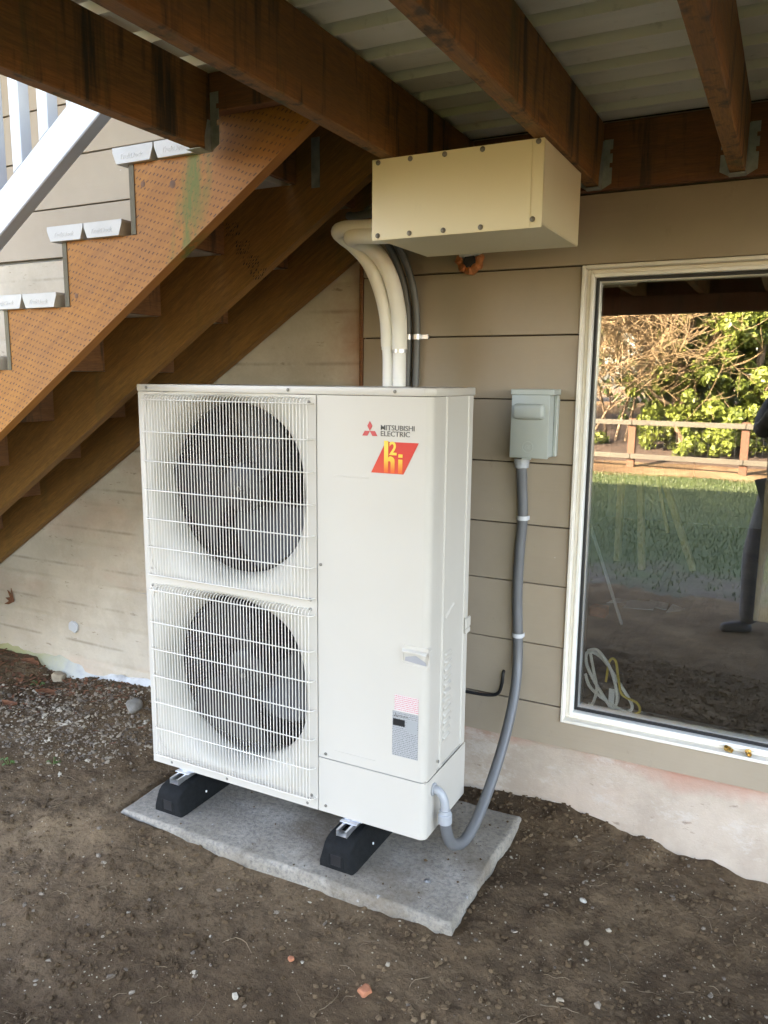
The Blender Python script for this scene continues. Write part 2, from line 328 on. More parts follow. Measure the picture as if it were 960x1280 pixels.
# ------------------------------------------------------------------ mesh helpers
def tag(o, label=None, cat=None, group=None, kind=None):
    if label: o['label'] = label
    if cat: o['category'] = cat
    if group: o['group'] = group
    if kind: o['kind'] = kind
    return o
def thing(name, loc, label=None, cat=None, group=None, kind=None):
    o = bpy.data.objects.new(name, None); COL.objects.link(o); o.location = loc; o.empty_display_size = 0.1
    return tag(o, label, cat, group, kind)
def wloc(o):
    v = Vector(o.location)
    while o.parent: o = o.parent; v += Vector(o.location)
    return v
class MB:
    """collects shapes in world coordinates"""
    def __init__(s): s.bm = bmesh.new()
    def _bev(s, geom, b, seg=1):
        ed = list({e for f in geom for e in f.edges})
        bmesh.ops.bevel(s.bm, geom=ed, offset=b, segments=seg, profile=0.5, affect='EDGES', clamp_overlap=True)
    def box(s, x0, x1, y0, y1, z0, z1, bev=0, seg=1):
        v = [s.bm.verts.new(p) for p in ((x0,y0,z0),(x1,y0,z0),(x1,y1,z0),(x0,y1,z0),(x0,y0,z1),(x1,y0,z1),(x1,y1,z1),(x0,y1,z1))]
        f = [s.bm.faces.new([v[i] for i in q]) for q in ((3,2,1,0),(4,5,6,7),(0,1,5,4),(1,2,6,5),(2,3,7,6),(3,0,4,7))]
        if bev: s._bev(f, bev, seg)
        return s
    def prism(s, pts, d, bev=0, seg=1):
        """closed polygon pts (3D) extruded by vector d"""
        a = [s.bm.verts.new(p) for p in pts]; d = Vector(d); b = [s.bm.verts.new(Vector(p)+d) for p in pts]; n = len(a)
        f = [s.bm.faces.new(a[::-1]), s.bm.faces.new(b)] + [s.bm.faces.new((a[i], a[(i+1) % n], b[(i+1) % n], b[i])) for i in range(n)]
        if bev: s._bev(f, bev, seg)
        return s
    def beam(s, a, b, wd, ht, upv=(0, 0, 1), bev=0):
        a, b = Vector(a), Vector(b); d = (b-a); t = d.normalized(); sd = t.cross(Vector(upv)).normalized(); u = sd.cross(t)
        q = [a+sd*wd/2*i+u*ht/2*j for i, j in ((-1,-1),(1,-1),(1,1),(-1,1))]
        return s.prism(q, d, bev)
    def tube(s, pts, r, n=8, cap=True, radii=None):
        pts = [Vector(p) for p in pts]; rings = []; prev = None
        for i, p in enumerate(pts):
            t = (pts[min(i+1, len(pts)-1)]-pts[max(i-1, 0)]).normalized()
            if prev is None:
                prev = t.orthogonal().normalized()
            prev = (prev-t*prev.dot(t)).normalized(); bt = t.cross(prev); rr = radii[i] if radii else r
            rings.append([s.bm.verts.new(p+(prev*math.cos(2*math.pi*k/n)+bt*math.sin(2*math.pi*k/n))*rr) for k in range(n)])
        for A, B in zip(rings, rings[1:]):
            for k in range(n): s.bm.faces.new((A[k], A[(k+1) % n], B[(k+1) % n], B[k]))
        if cap: s.bm.faces.new(rings[0][::-1]); s.bm.faces.new(rings[-1])
        return s
    def cyl(s, c, ax, r, h, n=16, r2=None, bev=0):
        c = Vector(c); ax = Vector(ax).normalized()
        return s.tube([c, c+ax*h], r, n, True, [r, r if r2 is None else r2])
    def lathe(s, c, ax, prof, n=24):
        """prof: list of (r, h) along axis"""
        c = Vector(c); ax = Vector(ax).normalized(); e1 = ax.orthogonal().normalized(); e2 = ax.cross(e1); rings = []
        for r, h in prof:
            if r < 1e-6: rings.append([s.bm.verts.new(c+ax*h)])
            else: rings.append([s.bm.verts.new(c+ax*h+(e1*math.cos(2*math.pi*k/n)+e2*math.sin(2*math.pi*k/n))*r) for k in range(n)])
        for A, B in zip(rings, rings[1:]):
            for k in range(n):
                a0, a1, b0, b1 = A[k % len(A)], A[(k+1) % len(A)], B[k % len(B)], B[(k+1) % len(B)]
                if len(A) == 1 and len(B) == 1: continue
                if len(A) == 1: s.bm.faces.new((a0, b1, b0))
                elif len(B) == 1: s.bm.faces.new((a0, a1, b0))
                else: s.bm.faces.new((a0, a1, b1, b0))
        return s
    def quad(s, *p): s.bm.faces.new([s.bm.verts.new(q) for q in p]); return s
    def build(s, name, mat, parent=None, smooth=False, angle=40, label=None, cat=None, group=None, kind=None, loc=None, local=False):
        bmesh.ops.recalc_face_normals(s.bm, faces=s.bm.faces[:])
        off = wloc(parent) if parent else (Vector(loc) if loc is not None else Vector((0, 0, 0)))
        if off.length and not local: bmesh.ops.translate(s.bm, verts=s.bm.verts[:], vec=-off)
        me = bpy.data.meshes.new(name); s.bm.to_mesh(me); s.bm.free()
        me.materials.append(MAT[mat] if isinstance(mat, str) else mat)
        if smooth:
            me.polygons.foreach_set('use_smooth', [True]*len(me.polygons))
            try: me.set_sharp_from_angle(angle=rad(angle))
            except Exception: pass
        o = bpy.data.objects.new(name, me); COL.objects.link(o)
        if parent: o.parent = parent
        elif loc is not None: o.location = loc
        return tag(o, label, cat, group, kind)
def share(src, parent, loc, name=None, rot=None):
    """another object on the same mesh; loc in world coordinates"""
    o = src.copy(); COL.objects.link(o); o.parent = parent; o.location = Vector(loc)-(wloc(parent) if parent else Vector((0, 0, 0)))
    if rot: o.rotation_euler = rot
    return o
def np_mesh(name, V, F, mat, parent=None, smooth=True, **kw):
    me = bpy.data.meshes.new(name); V = np.asarray(V, np.float32); F = np.asarray(F, np.int32)
    me.vertices.add(len(V)); me.vertices.foreach_set('co', V.ravel())
    k = F.shape[1]; me.loops.add(F.size); me.loops.foreach_set('vertex_index', F.ravel())
    me.polygons.add(len(F)); me.polygons.foreach_set('loop_start', np.arange(0, F.size, k, dtype=np.int32))
    me.polygons.foreach_set('use_smooth', np.full(len(F), smooth)); me.update(calc_edges=True)
    me.materials.append(MAT[mat]); o = bpy.data.objects.new(name, me); COL.objects.link(o)
    if parent: o.parent = parent
    return tag(o, **kw)
def smoothpath(pts, sub=8):
    P = [Vector(p) for p in pts]; out = []
    for i in range(len(P)-1):
        p0, p1, p2, p3 = P[max(i-1, 0)], P[i], P[i+1], P[min(i+2, len(P)-1)]
        for k in range(sub):
            t = k/sub
            out.append(0.5*((2*p1)+(p2-p0)*t+(2*p0-5*p1+4*p2-p3)*t*t+(3*p1-p0-3*p2+p3)*t**3))
    return out+[P[-1]]
def resample(pts, step):
    out = [pts[0]]; acc = 0
    for a, b in zip(pts, pts[1:]):
        L = (b-a).length
        if L == 0: continue
        d = step-acc
        while d <= L: out.append(a.lerp(b, d/L)); d += step
        acc = L-(d-step)
    return out
def corrugated(path, r, step=0.0035, amp=0.04, n=12):
    P = resample(smoothpath(path, 14), step/2)
    return MB().tube(P, r, n, True, [r*(1+amp*(1 if i % 2 else -1)) for i in range(len(P))])
def text_mesh(body, size, mat, parent, origin, ex, ey, name='lettering', depth=0.0006, shear=0, sx=1.0, bold=0.0, label=None):
    """text lying in the plane ex (reading direction), ey (up); origin world, bottom left"""
    cu = bpy.data.curves.new('t', 'FONT'); cu.body = body; cu.size = size; cu.extrude = depth; cu.shear = shear; cu.offset = bold; cu.resolution_u = 3
    to = bpy.data.objects.new('t', cu); COL.objects.link(to); bpy.context.view_layer.update()
    me = bpy.data.meshes.new_from_object(to.evaluated_get(bpy.context.evaluated_depsgraph_get())); bpy.data.objects.remove(to)
    ex, ey = Vector(ex).normalized(), Vector(ey).normalized(); ez = ex.cross(ey)
    off = Vector(origin)-wloc(parent)
    for v in me.vertices:
        c = v.co.copy(); v.co = off+ex*c.x*sx+ey*c.y+ez*c.z
    me.materials.clear(); me.materials.append(MAT[mat] if isinstance(mat, str) else mat); me.name = name
    o = bpy.data.objects.new(name, me); COL.objects.link(o); o.parent = parent
    if label: o['label'] = label
    return o
rng = np.random.default_rng(7); random.seed(7)
def _hash(ix, iy, seed):
    h = (ix*374761393+iy*668265263+seed*1442695041) & 0xffffffff
    h = ((h ^ (h >> 13))*1274126177) & 0xffffffff
    return ((h ^ (h >> 16)) & 0xffff)/65535.0
def vnoise(x, y, seed=0):
    ix = np.floor(x).astype(np.int64); iy = np.floor(y).astype(np.int64); fx = x-ix; fy = y-iy
    fx = fx*fx*(3-2*fx); fy = fy*fy*(3-2*fy)
    a, b, c, d = _hash(ix, iy, seed), _hash(ix+1, iy, seed), _hash(ix, iy+1, seed), _hash(ix+1, iy+1, seed)
    return (a*(1-fx)+b*fx)*(1-fy)+(c*(1-fx)+d*fx)*fy-0.5
def fbm(x, y, octs, seed=0):
    return sum(vnoise(x*s, y*s, seed+i)*a for i, (s, a) in enumerate(octs))

# ------------------------------------------------------------------ ground
CP = np.array([(-.6,0,.072),(-1.7,0,.09),(-3,0,.1),(-.2,-.05,.03),(.3,0,-.01),(.98,0,-.030),(1.14,0,-.012),(1.32,0,.0),(1.49,0,-.018),(1.6,0,-.035),(1.75,0,-.068),(2,0,-.1),(3.2,0,-.13),
  (-.06,-.75,-.012),(0,-1.0,-.045),(.6,-1.06,-.052),(1.0,-1.03,-.050),(1.3,-1.05,-.052),(1.28,-.35,-.045),(1.28,-.7,-.05),(-.35,-.5,.012),(-.9,-.5,.02),(.4,-1.5,-.06),(1.2,-1.3,-.062),(1.9,-.6,-.085),(1.5,-.3,-.035),
  (-1.2,-1.2,.0),(-1,-2.5,-.06),(1,-2.5,-.09),(3,-2.5,-.12),(-4,-2,.0),(5,-1,-.12),(0,-4,-.1),(4,-4,-.1),(-4,-4,-.1)])
def gbase(x, y):
    num = np.zeros_like(x); den = np.zeros_like(x)
    for cx, cy, cz in CP:
        wgt = 1/((x-cx)**2+(y-cy)**2+0.004)**1.6; num += wgt*cz; den += wgt
    z = num/den
    far = np.clip((-y-3.2)/1.5, 0, 1); rise = np.clip((-y-5)/6, 0, 1)*0.10
    z = z*(1-far)+far*(-0.10+rise)
    bank = np.clip((-y-11.3)/6, 0, 1)*0.9
    return z+bank
def gheight(x, y):
    x = np.asarray(x, float); y = np.asarray(y, float)
    near = np.clip(1-np.maximum(np.abs(x-.5)-3.0, -y-3.0), 0, 1)
    z = gbase(x, y)
    z = z+near*fbm(x, y, [(2.3, .022), (5, .016), (11, .011), (23, .006), (47, .0042), (90, .003)], 3)*(1+.9*np.clip(vnoise(x*1.7, y*1.7, 55)*2.2, -.75, .75))
    ridg = np.abs(fbm(x, y, [(9, .5), (20, .3)], 21)); z = z+near*(ridg-.12)*0.018
    # dirt stays below the slab where the slab lies
    inside = (x > -0.05) & (x < 1.235) & (y > -0.78) & (y < -0.17)
    z = np.where(inside, np.minimum(z, -0.02), z)
    return z
def axis(lo, hi, step, far_lo, far_hi):
    a = list(np.arange(lo, hi+1e-6, step)); s = step; x = lo; L = []
    while x > far_lo: s = min(s*1.22, 4); x -= s; L.append(x)
    s = step; x = hi; R_ = []
    while x < far_hi: s = min(s*1.22, 4); x += s; R_.append(x)
    return np.array(L[::-1]+a+R_)
gx = axis(-1.9, 2.4, 0.0105, -70, 70); gy = axis(-1.75, 0.05, 0.0105, -70, 40)
X, Y = np.meshgrid(gx, gy); Z = gheight(X, Y)
V = np.c_[X.ravel(), Y.ravel(), Z.ravel()]; nx, ny = len(gx), len(gy)
I = (np.arange(ny-1)[:, None]*nx+np.arange(nx-1)[None]).ravel()
np_mesh('ground', V, np.c_[I, I+1, I+nx+1, I+nx], 'dirt', kind='structure')
def gz(x, y): return float(gheight(np.array([x]), np.array([y]))[0])

# lawn and mulch bed beyond the deck
def sheet(name, x0, x1, y0, y1, st, lift, mat, wob=0.0):
    a = np.arange(x0, x1, st); b = np.arange(y0, y1, st); X, Y = np.meshgrid(a, b)
    Yw = Y.copy(); Yw[0] += fbm(a, a*0, [(1.1, wob)], 5); Yw[-1] += fbm(a, a*0, [(1.3, wob)], 9)
    Zq = gbase(X, Yw)+lift+fbm(X, Yw, [(1.5, .03), (5, .015)], 4)*0.6
    if name == 'lawn': Zq -= .06*np.clip((Yw+3.45)/.5, 0, 1)
    n = len(a); I = (np.arange(len(b)-1)[:, None]*n+np.arange(n-1)[None]).ravel()
    return np_mesh(name, np.c_[X.ravel(), Yw.ravel(), Zq.ravel()], np.c_[I, I+1, I+n+1, I+n], mat, kind='structure')
sheet('lawn', -14, 14, -10.45, -2.9, 0.25, 0.012, 'lawn', 0.3)
sheet('mulch_bed', -14, 14, -16, -10.5, 0.25, 0.03, 'mulch', 0.25)

# ------------------------------------------------------------------ house
house = thing('house', (2.2, 0, 0), 'taupe lap-sided house wall on a painted concrete base, with one large window', 'house')
WX0, WX1, WZ0, WZ1 = 1.312, 3.14, 0.315, 1.838
MB().box(-8, WX0+.02, .0, .12, -.4, 2.6).box(WX1-.02, 8, .0, .12, -.4, 2.6).box(WX0+.02, WX1-.02, .0, .12, -.4, WZ0+.02).box(WX0+.02, WX1-.02, .0, .12, WZ1-.02, 2.6).build('sheathing', 'drywall', house)
MB().box(-8, 8, .0, .2, 2.6, 5.1).box(-8, -7.8, .2, 8, -.4, 5.25).box(7.8, 8, .2, 8, -.4, 5.25).box(-8, 8, 7.9, 8.1, -.4, 5.25).build('upper_wall', 'siding', house)
MB().prism([(-8.5, -3.1, 4.12), (-8.5, 4, 7.0), (-8.5, 8.6, 5.0), (-8.5, 8.6, 5.15), (-8.5, 4, 7.2), (-8.5, -3.1, 4.30)], (17, 0, 0)).build('roof_added_eave', 'roof_added_eave', house)  # unseen roof, eave added far out over the deck to cut sky light
XL_ = .524
def board(x0, x1, z0, z1, lab=None):
    return MB().prism([(x0, -.0250, z0), (x0, -.0205, z1-.0045), (x0, -.0045, z1-.0045), (x0, -.0045, z0)], (x1-x0, 0, 0), .0012).build('siding_board', 'siding', house)
MAT['lap_shade'] = plain('lap_shade_brown', (0.055, 0.040, 0.026), 0.9)  # dark sheet behind the open joints paints the shade under each lap
MB().box(XL_, WX0-.003, -.0040, -.0008, .23, 2.25).box(WX1+.003, 8, -.0040, -.0008, .23, 2.25).box(WX0-.002, WX1+.002, -.0040, -.0008, WZ1+.001, 2.25).box(-8, XL_-.02, -.0040, -.0008, 2.01, 3.7).box(XL_-.02, 8, -.0040, -.0008, 2.251, 3.7).build('lap_shade_sheet', 'lap_shade', house)
laps = [.22, .367, .580, .794, .997, 1.209, 1.420, 1.629, 1.841, 2.054, 2.26]
XL = .524
for a, b in zip(laps, laps[1:]):
    if a < .3:
        MB().prism([(XL, -.0250, a), (8, -.0250, a), (8, -.0250, b-.0045), (WX1+.003, -.0250, b-.0045), (WX1+.003, -.0250, WZ0-.003), (WX0-.003, -.0250, WZ0-.003), (WX0-.003, -.0250, b-.0045), (XL, -.0250, b-.0045)], (0, .010, 0)).build('siding_board', 'siding', house)
    elif b < 1.9:
        board(XL, WX0-.003, a, b); board(WX1+.003, 8, a, b)
    else: board(XL, 8, a, b)
z = 2.004
while z < 3.6:
    board(-8, XL-.02 if z < 2.25 else 8, z, z+.209); z += .209
# foundation right: rough face under the siding
def rough_wall(name, x0, x1, z0, z1, y0, amp, mat, courses=None, seed=1, stx=.03, stz=.02):
    a = np.arange(x0, x1+1e-6, stx); b = np.arange(z0, z1+1e-6, stz); X, Zq = np.meshgrid(a, b)
    Yq = y0+fbm(X, Zq, [(2, amp), (7, amp*.5), (20, amp*.3)], seed)
    if courses:
        for i, zc in enumerate(courses):
            Yq += np.where(Zq > zc, (-1)**i*.0035, 0)
            Yq += np.exp(-((Zq-zc-.006*vnoise(X*3, X*0, i))/.007)**2)*.012*np.clip(0.55+1.6*vnoise(X*3, X*0+i, 5), 0, 1)
    n = len(a); I = (np.arange(len(b)-1)[:, None]*n+np.arange(n-1)[None]).ravel()
    V = np.c_[X.ravel(), Yq.ravel(), Zq.ravel()]-np.array(wloc(house))
    o = np_mesh(name, V, np.c_[I, I+1, I+n+1, I+n], mat, house); return o
rough_wall('foundation_wall', XL, 5, -.35, .232, -.006, .006, 'foundation_r', seed=4)
rough_wall('foundation_wall', -5.014, XL-.014, -.35, 2.0, -.016, .005, 'foundation', [.12, .31, .50, .695, .882, 1.07, 1.26, 1.45, 1.64, 1.83], seed=8, stz=.012)
MB().box(XL-.017, XL-.003, -.026, .0, .2, 2.0, .002).build('corner_strip', 'joist_x', house)
# whitewashed lip at the base of the left foundation
a = np.arange(-3.2, .25, .02); prof = [(-.012, .10), (-.03, .075), (-.055, .03), (-.07, -.06)]
Vv = []
for i, (yy, zz) in enumerate(prof):
    base = .068+.012*np.clip(-a-.6, 0, 1)-np.clip(a+.55, 0, 1)*.1
    Vv.append(np.c_[a, yy-fbm(a*1.0, a*0+i, [(3, .03), (9, .02), (20, .012)], 3)*(i > 0), base+zz-.072+fbm(a, a*0+i, [(4, .03), (11, .022), (26, .016)], 12)])
Vv = np.concatenate(Vv)-np.array(wloc(house)); n = len(a); I = (np.arange(3)[:, None]*n+np.arange(n-1)[None]).ravel()
np_mesh('footing_lip', Vv, np.c_[I, I+1, I+n+1, I+n], 'flare', house)
# chipped paint patch and a dead plant sprig on the foundation
mb = MB(); pr = [(math.cos(t)*(.028+.012*random.random()), math.sin(t)*(.022+.012*random.random())) for t in np.linspace(0, 2*math.pi, 11)[:-1]]
mb.prism([(-1.08+px, -.0255, .282+pz) for px, pz in pr], (0, .008, 0)).build('paint_patch', 'white', house)

# window
win = thing('window', (2.2, 0, WZ0), None); win.parent = house; win.location = Vector((2.2, 0, WZ0))-wloc(house)
def ring(x0, x1, z0, z1, wd, y0, y1, name, mat, bev=.002, wb=None):
    wb = wb or wd
    for q in ((x0, x0+wd, z0, z1), (x1-wd, x1, z0, z1)): MB().box(q[0], q[1], y0, y1, q[2], q[3], bev).build(name, mat, win)
    MB().box(x0+wd, x1-wd, y0, y1, z1-wd, z1, bev).build(name, mat, win); MB().box(x0+wd, x1-wd, y0, y1, z0, z0+wb, bev).build(name, mat, win)
ring(WX0, WX1, WZ0, WZ1, .011, -.034, .10, 'frame_flange', 'frame')
ring(WX0+.0112, WX1-.0112, WZ0+.0112, WZ1-.0112, .012, -.004, .10, 'frame_channel', 'frame')
ring(WX0+.0235, WX1-.0235, WZ0+.0235, WZ1-.0235, .012, -.010, .10, 'frame_sash', 'frame_w')
ring(WX0+.0358, WX1-.0358, WZ0+.0358, WZ1-.0358, .009, .012, .09, 'gasket', 'black', .001)
ring(WX0+.0450, WX1-.0450, WZ0+.0450, WZ1-.0450, .004, .020, .08, 'spacer_bar', 'alu', .0005)
GX0, GX1, GZ0, GZ1 = WX0+.0475, WX1-.0475, WZ0+.0475, WZ1-.0475
MB().box(GX0, GX1, .034, .037, GZ0, GZ1).build('glass_pane', 'glass', win)
# grime in the bottom channel
# room behind the glass
RF = .335
MB().box(.6, 5.5, .12, 4.2, RF-.06, RF).build('interior_floor', 'rfloor', house)
MB().box(.5, 5.6, .12, 4.3, 2.35, 2.45).build('interior_ceiling', 'drywall', house)
MB().box(.5, .6, .125, 4.2, RF-.05, 2.35).box(5.5, 5.6, .125, 4.2, RF-.05, 2.35).box(.5, 2.9, 4.2, 4.3, RF-.05, 2.35).box(4.3, 5.6, 4.2, 4.3, RF-.05, 2.35).box(2.9, 4.3, 4.2, 4.3, 2.1, 2.35).box(2.9, 4.3, 4.2, 4.3, RF-.05, .9).build('interior_wall', 'drywall', house)

# ------------------------------------------------------------------ things inside the room
def stick(name, a, b, wd, ht, mat, label, cat, upv=(0, 1, 0), grp=None):
    a = Vector(a); o = MB().beam(a, b, wd, ht, upv, .002).build(name, mat, None, loc=a, label=label, cat=cat, group=grp); return o
sh = thing('sawhorse', (1.2, 2.4, RF), 'bare wooden sawhorse standing inside the room behind the glass', 'sawhorse')
MB().beam((.92, 2.4, .95), (1.45, 2.4, .96), .04, .09, bev=.002).build('crossbar', 'rawwood', sh)
for a, b, wd in (((1.03, 2.40, .93), (1.012, 2.53, RF), .035), ((1.141, 2.40, .93), (1.198, 2.33, RF), .035), ((1.27, 2.40, .93), (1.478, 2.49, RF), .035), ((1.235, 2.42, .92), (1.32, 2.45, .56), .018)):
    MB().beam(a, b, wd, wd*2.2, (0, 1, 0), .002).build('leg', 'rawwood', sh)
stick('trim_strip', (1.30, 1.14, RF), (1.115, 1.0, .94), .012, .018, 'white', 'thin white trim strip leaning inside behind the glass', 'trim strip')
bd = MB().box(1.872, 2.10, .56, .585, .60, 1.165, .003).box(1.96, 1.985, .565, .58, RF, .60).box(2.05, 2.075, .565, .58, RF, .60).build('wood_panel', 'rawwood', None, loc=(1.98, .57, RF), label='bare plywood panel standing inside the room at the right edge', cat='panel')
random.seed(5)
mb = MB()
pp = thing('paper_sheets', (1.33, 1.42, RF), 'white crumpled paper sheets lying on the room floor', 'paper')
for i, (px, py, s_) in enumerate(((1.33, 1.45, .07), (1.40, 1.52, .05), (1.22, 1.50, .045), (1.5, 1.48, .04))):
    mb = MB(); q = [Vector((px+s_*cx+random.uniform(-.01, .01), py+s_*1.3*cy, RF+.004+random.uniform(0, .02))) for cx, cy in ((-1, -1), (1, -.8), (1.1, 1), (-.8, 1.1))]
    mb.prism(q, (0, 0, .002)).build('sheet', 'paper', pp)
MB().prism([(1.13, 1.20, RF), (1.21, 1.19, RF), (1.215, 1.26, RF), (1.14, 1.265, RF)], (0, 0, .05), .004).build('brick_piece', 'brick', None, loc=(1.17, 1.23, RF), label='red brick piece on the room floor near the window corner', cat='brick')
cb = thing('cable_box', (1.43, .14, RF), 'black box with a white label on the floor behind the window corner', 'box')
MB().box(1.365, 1.478, .055, .20, RF+.02, RF+.115, .008, 2).build('case', 'black', cb)
MB().box(1.4785, 1.480, .065, .13, RF+.03, RF+.09).box(1.455, 1.475, .0535, .0545, RF+.03, RF+.10).build('paper_label', 'paper', cb)
def coil(name, pts, r, mat, label):
    P = smoothpath(pts, 8); return MB().tube(P, r, 6).build(name, mat, None, True, loc=P[0], label=label, cat='cable', group='loose cables behind the window corner')
coil('coiled_cable', [(1.372, .075, .55), (1.41, .06, .56), (1.46, .05, .50), (1.485, .048, .41), (1.47, .047, .37), (1.42, .05, .43), (1.375, .06, .50), (1.372, .07, .545), (1.42, .08, .53), (1.50, .06, .44), (1.535, .06, .38), (1.50, .055, .365), (1.40, .05, .42), (1.37, .06, .47)], 0.0058, 'wcable', 'white cable in loose loops over the black box')
coil('coiled_cable', [(1.385, .05, .555), (1.40, .05, .49), (1.415, .046, .43), (1.405, .046, .375), (1.39, .05, .365)], 0.0055, 'wcable', 'short white cable hanging straight down beside the window jamb')
coil('coiled_cable', [(1.44, .07, .45), (1.45, .06, .53), (1.47, .06, .535), (1.485, .055, .47), (1.50, .055, .42), (1.55, .055, .40), (1.56, .055, .37), (1.53, .05, .355)], 0.0045, 'yellow', 'yellow cable tangled with the white loops')
# brass fittings in the window channel
for i, (bx, lb) in enumerate(((1.848, 'brass fitting on the window sill, nearer the middle of the sill'), (1.905, 'brass fitting on the window sill, the one nearer the right edge'))):
    t = thing('brass_fitting', (bx, -.022, WZ0+.0112), lb, 'pipe fitting', 'brass fittings left on the sill')
    c = Vector((bx, -.0225, WZ0+.0214))
    ax = Vector((.75, -.66, 0)) if i == 0 else Vector((.2, -.98, 0))
    MB().lathe(c, ax, [(0, -.012), (.010, -.012), (.010, .0), (0, .0)], 6).build('hex_nut', 'brass', t)
    MB().lathe(c, ax, [(0.0075, 0), (.0075, .012), (.004, .012), (.004, .006), (0, .006)], 12).build('threaded_end', 'brass', t, True)

# ------------------------------------------------------------------ deck
deck = thing('deck', (2.5, -1.7, 2.05), 'brown stained wooden deck overhead with white plank boards', 'deck')
JZ0, JZ1 = 2.058, 2.242
JX = [.508, .905, 1.322, 1.722]+[2.13+.406*i for i in range(4)]
for i, x in enumerate(JX):
    MB().box(x, x+.042, -3.35, -.8885 if i == 0 else -.056, JZ0, JZ1, .003).build('joist', 'joist', deck)
MB().box(.9475, 3.45, -.0555, -.0165, JZ0-.004, JZ1, .002).build('ledger_board', 'joist_x', deck)
MB().box(.490, .9045, -.888, -.851, 2.148, JZ1, .002).build('header', 'joist_x', deck)
MB().box(.45, 3.45, -3.390, -3.352, JZ0, JZ1+.002, .003).build('rim_joist', 'joist_x', deck)
MB().box(.3, 3.45, -3.12, -3.03, 1.935, JZ0-.002, .004).build('beam', 'joist_x', deck)
for px in (-.02+.35, 3.34): 
    MB().box(px, px+.09, -3.12, -3.03, -.2, 1.934, .004).build('post', 'joist', deck)
def hanger(x, y, side, z0=JZ0-.004, q=1.0):
    mb = MB()
    mb.box(x-.0015, x+.0435, y-.045, y, z0-.0018, z0+.0002) if side == 0 else None
    for s_, xa in ((-1, x-.0018), (1, x+.0425)):
        mb.prism([(xa, y, z0), (xa, y-.045*q, z0), (xa, y-.045*q, z0+.03), (xa, y-.012, z0+.135*q), (xa, y, z0+.135*q)], (.0013, 0, 0))
        xb = xa-.026 if s_ < 0 else xa+.001
        for k, (za, zb, cut) in enumerate(((.015, .06, 0), (.06, .074, .008), (.074, .1, 0), (.1, .112, .008), (.112, .14, 0))):
            mb.box(xb+(cut if s_ < 0 else 0), xb+.027-(cut if s_ > 0 else 0), y-.0016, y-.0002, z0+za, z0+zb)
        mb.prism([(xb+(.027 if s_ < 0 else 0), y-.0016, z0), (xb+(.027 if s_ < 0 else 0), y-.0016, z0+.015), (xb+(0 if s_ < 0 else .027), y-.0016, z0+.015)], (0, .0014, 0))
    return mb.build('joist_hanger', 'galv_old', deck)
for x in JX[2:]: hanger(x, -.0558, 0)
hanger(JX[0], -.8885, 0, JZ0-.004, .55)
# plank boards laid along the wall on the joists
def plank_mesh(x0, x1):
    me = MB(); pr = [(-.0775, .0415), (.0765, .0415), (.0765, .034), (.0715, .033), (.0560, 0), (-.0480, 0), (-.0500, -.009), (-.0600, -.009), (-.0640, .004), (-.0715, .033), (-.0775, .034)]
    return me.prism([(x0, a, b) for a, b in pr], (x1-x0, 0, 0), 0)
def plank_mat():
    t = NT('deck_plank_underside', 0.6)
    f = t.noise(3, t.obj((0.5, 3, 1)), 6, 0.65); g = t.noise(2.0, t.obj((1.2, 1, 1)), 5, 0.7); e = t.noise(30, t.obj((.3, 1, 1)), 4, .7)
    col = t.ramp(f, [(0.3, (0.74, 0.75, 0.66)), (0.7, (0.86, 0.86, 0.77))])
    y = t.sep(t.obj(rnd=False))[1]
    edge = t.ramp(t.math('MULTIPLY', y, -1.0), [(0.0, 0.0), (0.044, 1.0), (0.0485, 1.0), (0.050, 0.0)])
    mil = t.math('MULTIPLY', t.ramp(g, [(0.52, 0.0), (0.70, 0.8)]), t.math('MULTIPLY', edge, t.ramp(e, [(0.35, 0.1), (0.6, 1.0)])))
    col = t.mix(mil, col, (0.07, 0.08, 0.035))
    col = t.mix(t.ramp(t.noise(16, None, 5, .7), [(0.6, 0.0), (0.75, 0.45)]), col, (0.28, 0.27, 0.22))
    t.color(col); t.bump(e, .1, .002); return t.m
MAT['plank'] = plank_mat()
pa = None; y = -.098
while y > -3.4:
    if pa is None:
        pa = o = plank_mesh(.47, 3.50).build('deck_plank', 'plank', deck); o.data.transform(Matrix.Translation(wloc(deck)))
    else: o = share(pa, deck, (0, 0, 0))
    o.location = Vector((0, y, JZ1+.0105))-wloc(deck)
    y -= .155

# ------------------------------------------------------------------ staircase
st = thing('staircase', (-2.0, -.55, .1), 'wooden staircase of brown stringers with white double-plank treads climbing to the deck', 'staircase')
def sp(x): return 2.101+SL*(x-.811)          # lower edge of the stringers
RUN, RISE = .284, .191
SEAT0X, SEAT0Z = .229, 2.072                 # back of the riser and seat of the upper visible tread
def stringer(y0, y1, mat, lab):
    top = []
    # go from upper end down the notches
    pts = [(.9035, sp(.9035)), (.9035, 2.2405), (SEAT0X+RUN, 2.2405)]
    x, z = SEAT0X+RUN, SEAT0Z
    while True:
        pts.append((x, z)); x -= RUN; pts.append((x, z)); z -= RISE
        if z < .15: break
    pts.append((x, .02)); xe = .811+(.02-2.101)/SL; pts.append((xe, .02))
    # polygon split in convex-ish strips is left to the tessellator
    return MB().prism([(px, y0, pz) for px, pz in pts], (0, y1-y0, 0)).build('stringer', mat, st, label=lab)
SY = [(-.833, -.795), (-.440, -.402), (-.070, -.032)]
stringer(*SY[0], 'incised', 'front stringer with small incised marks and a green algae trail')
stringer(*SY[1], 'stringer_plain', 'middle stringer with a dark lumber stamp')
stringer(*SY[2], 'stringer_plain', 'rear stringer close to the concrete wall')
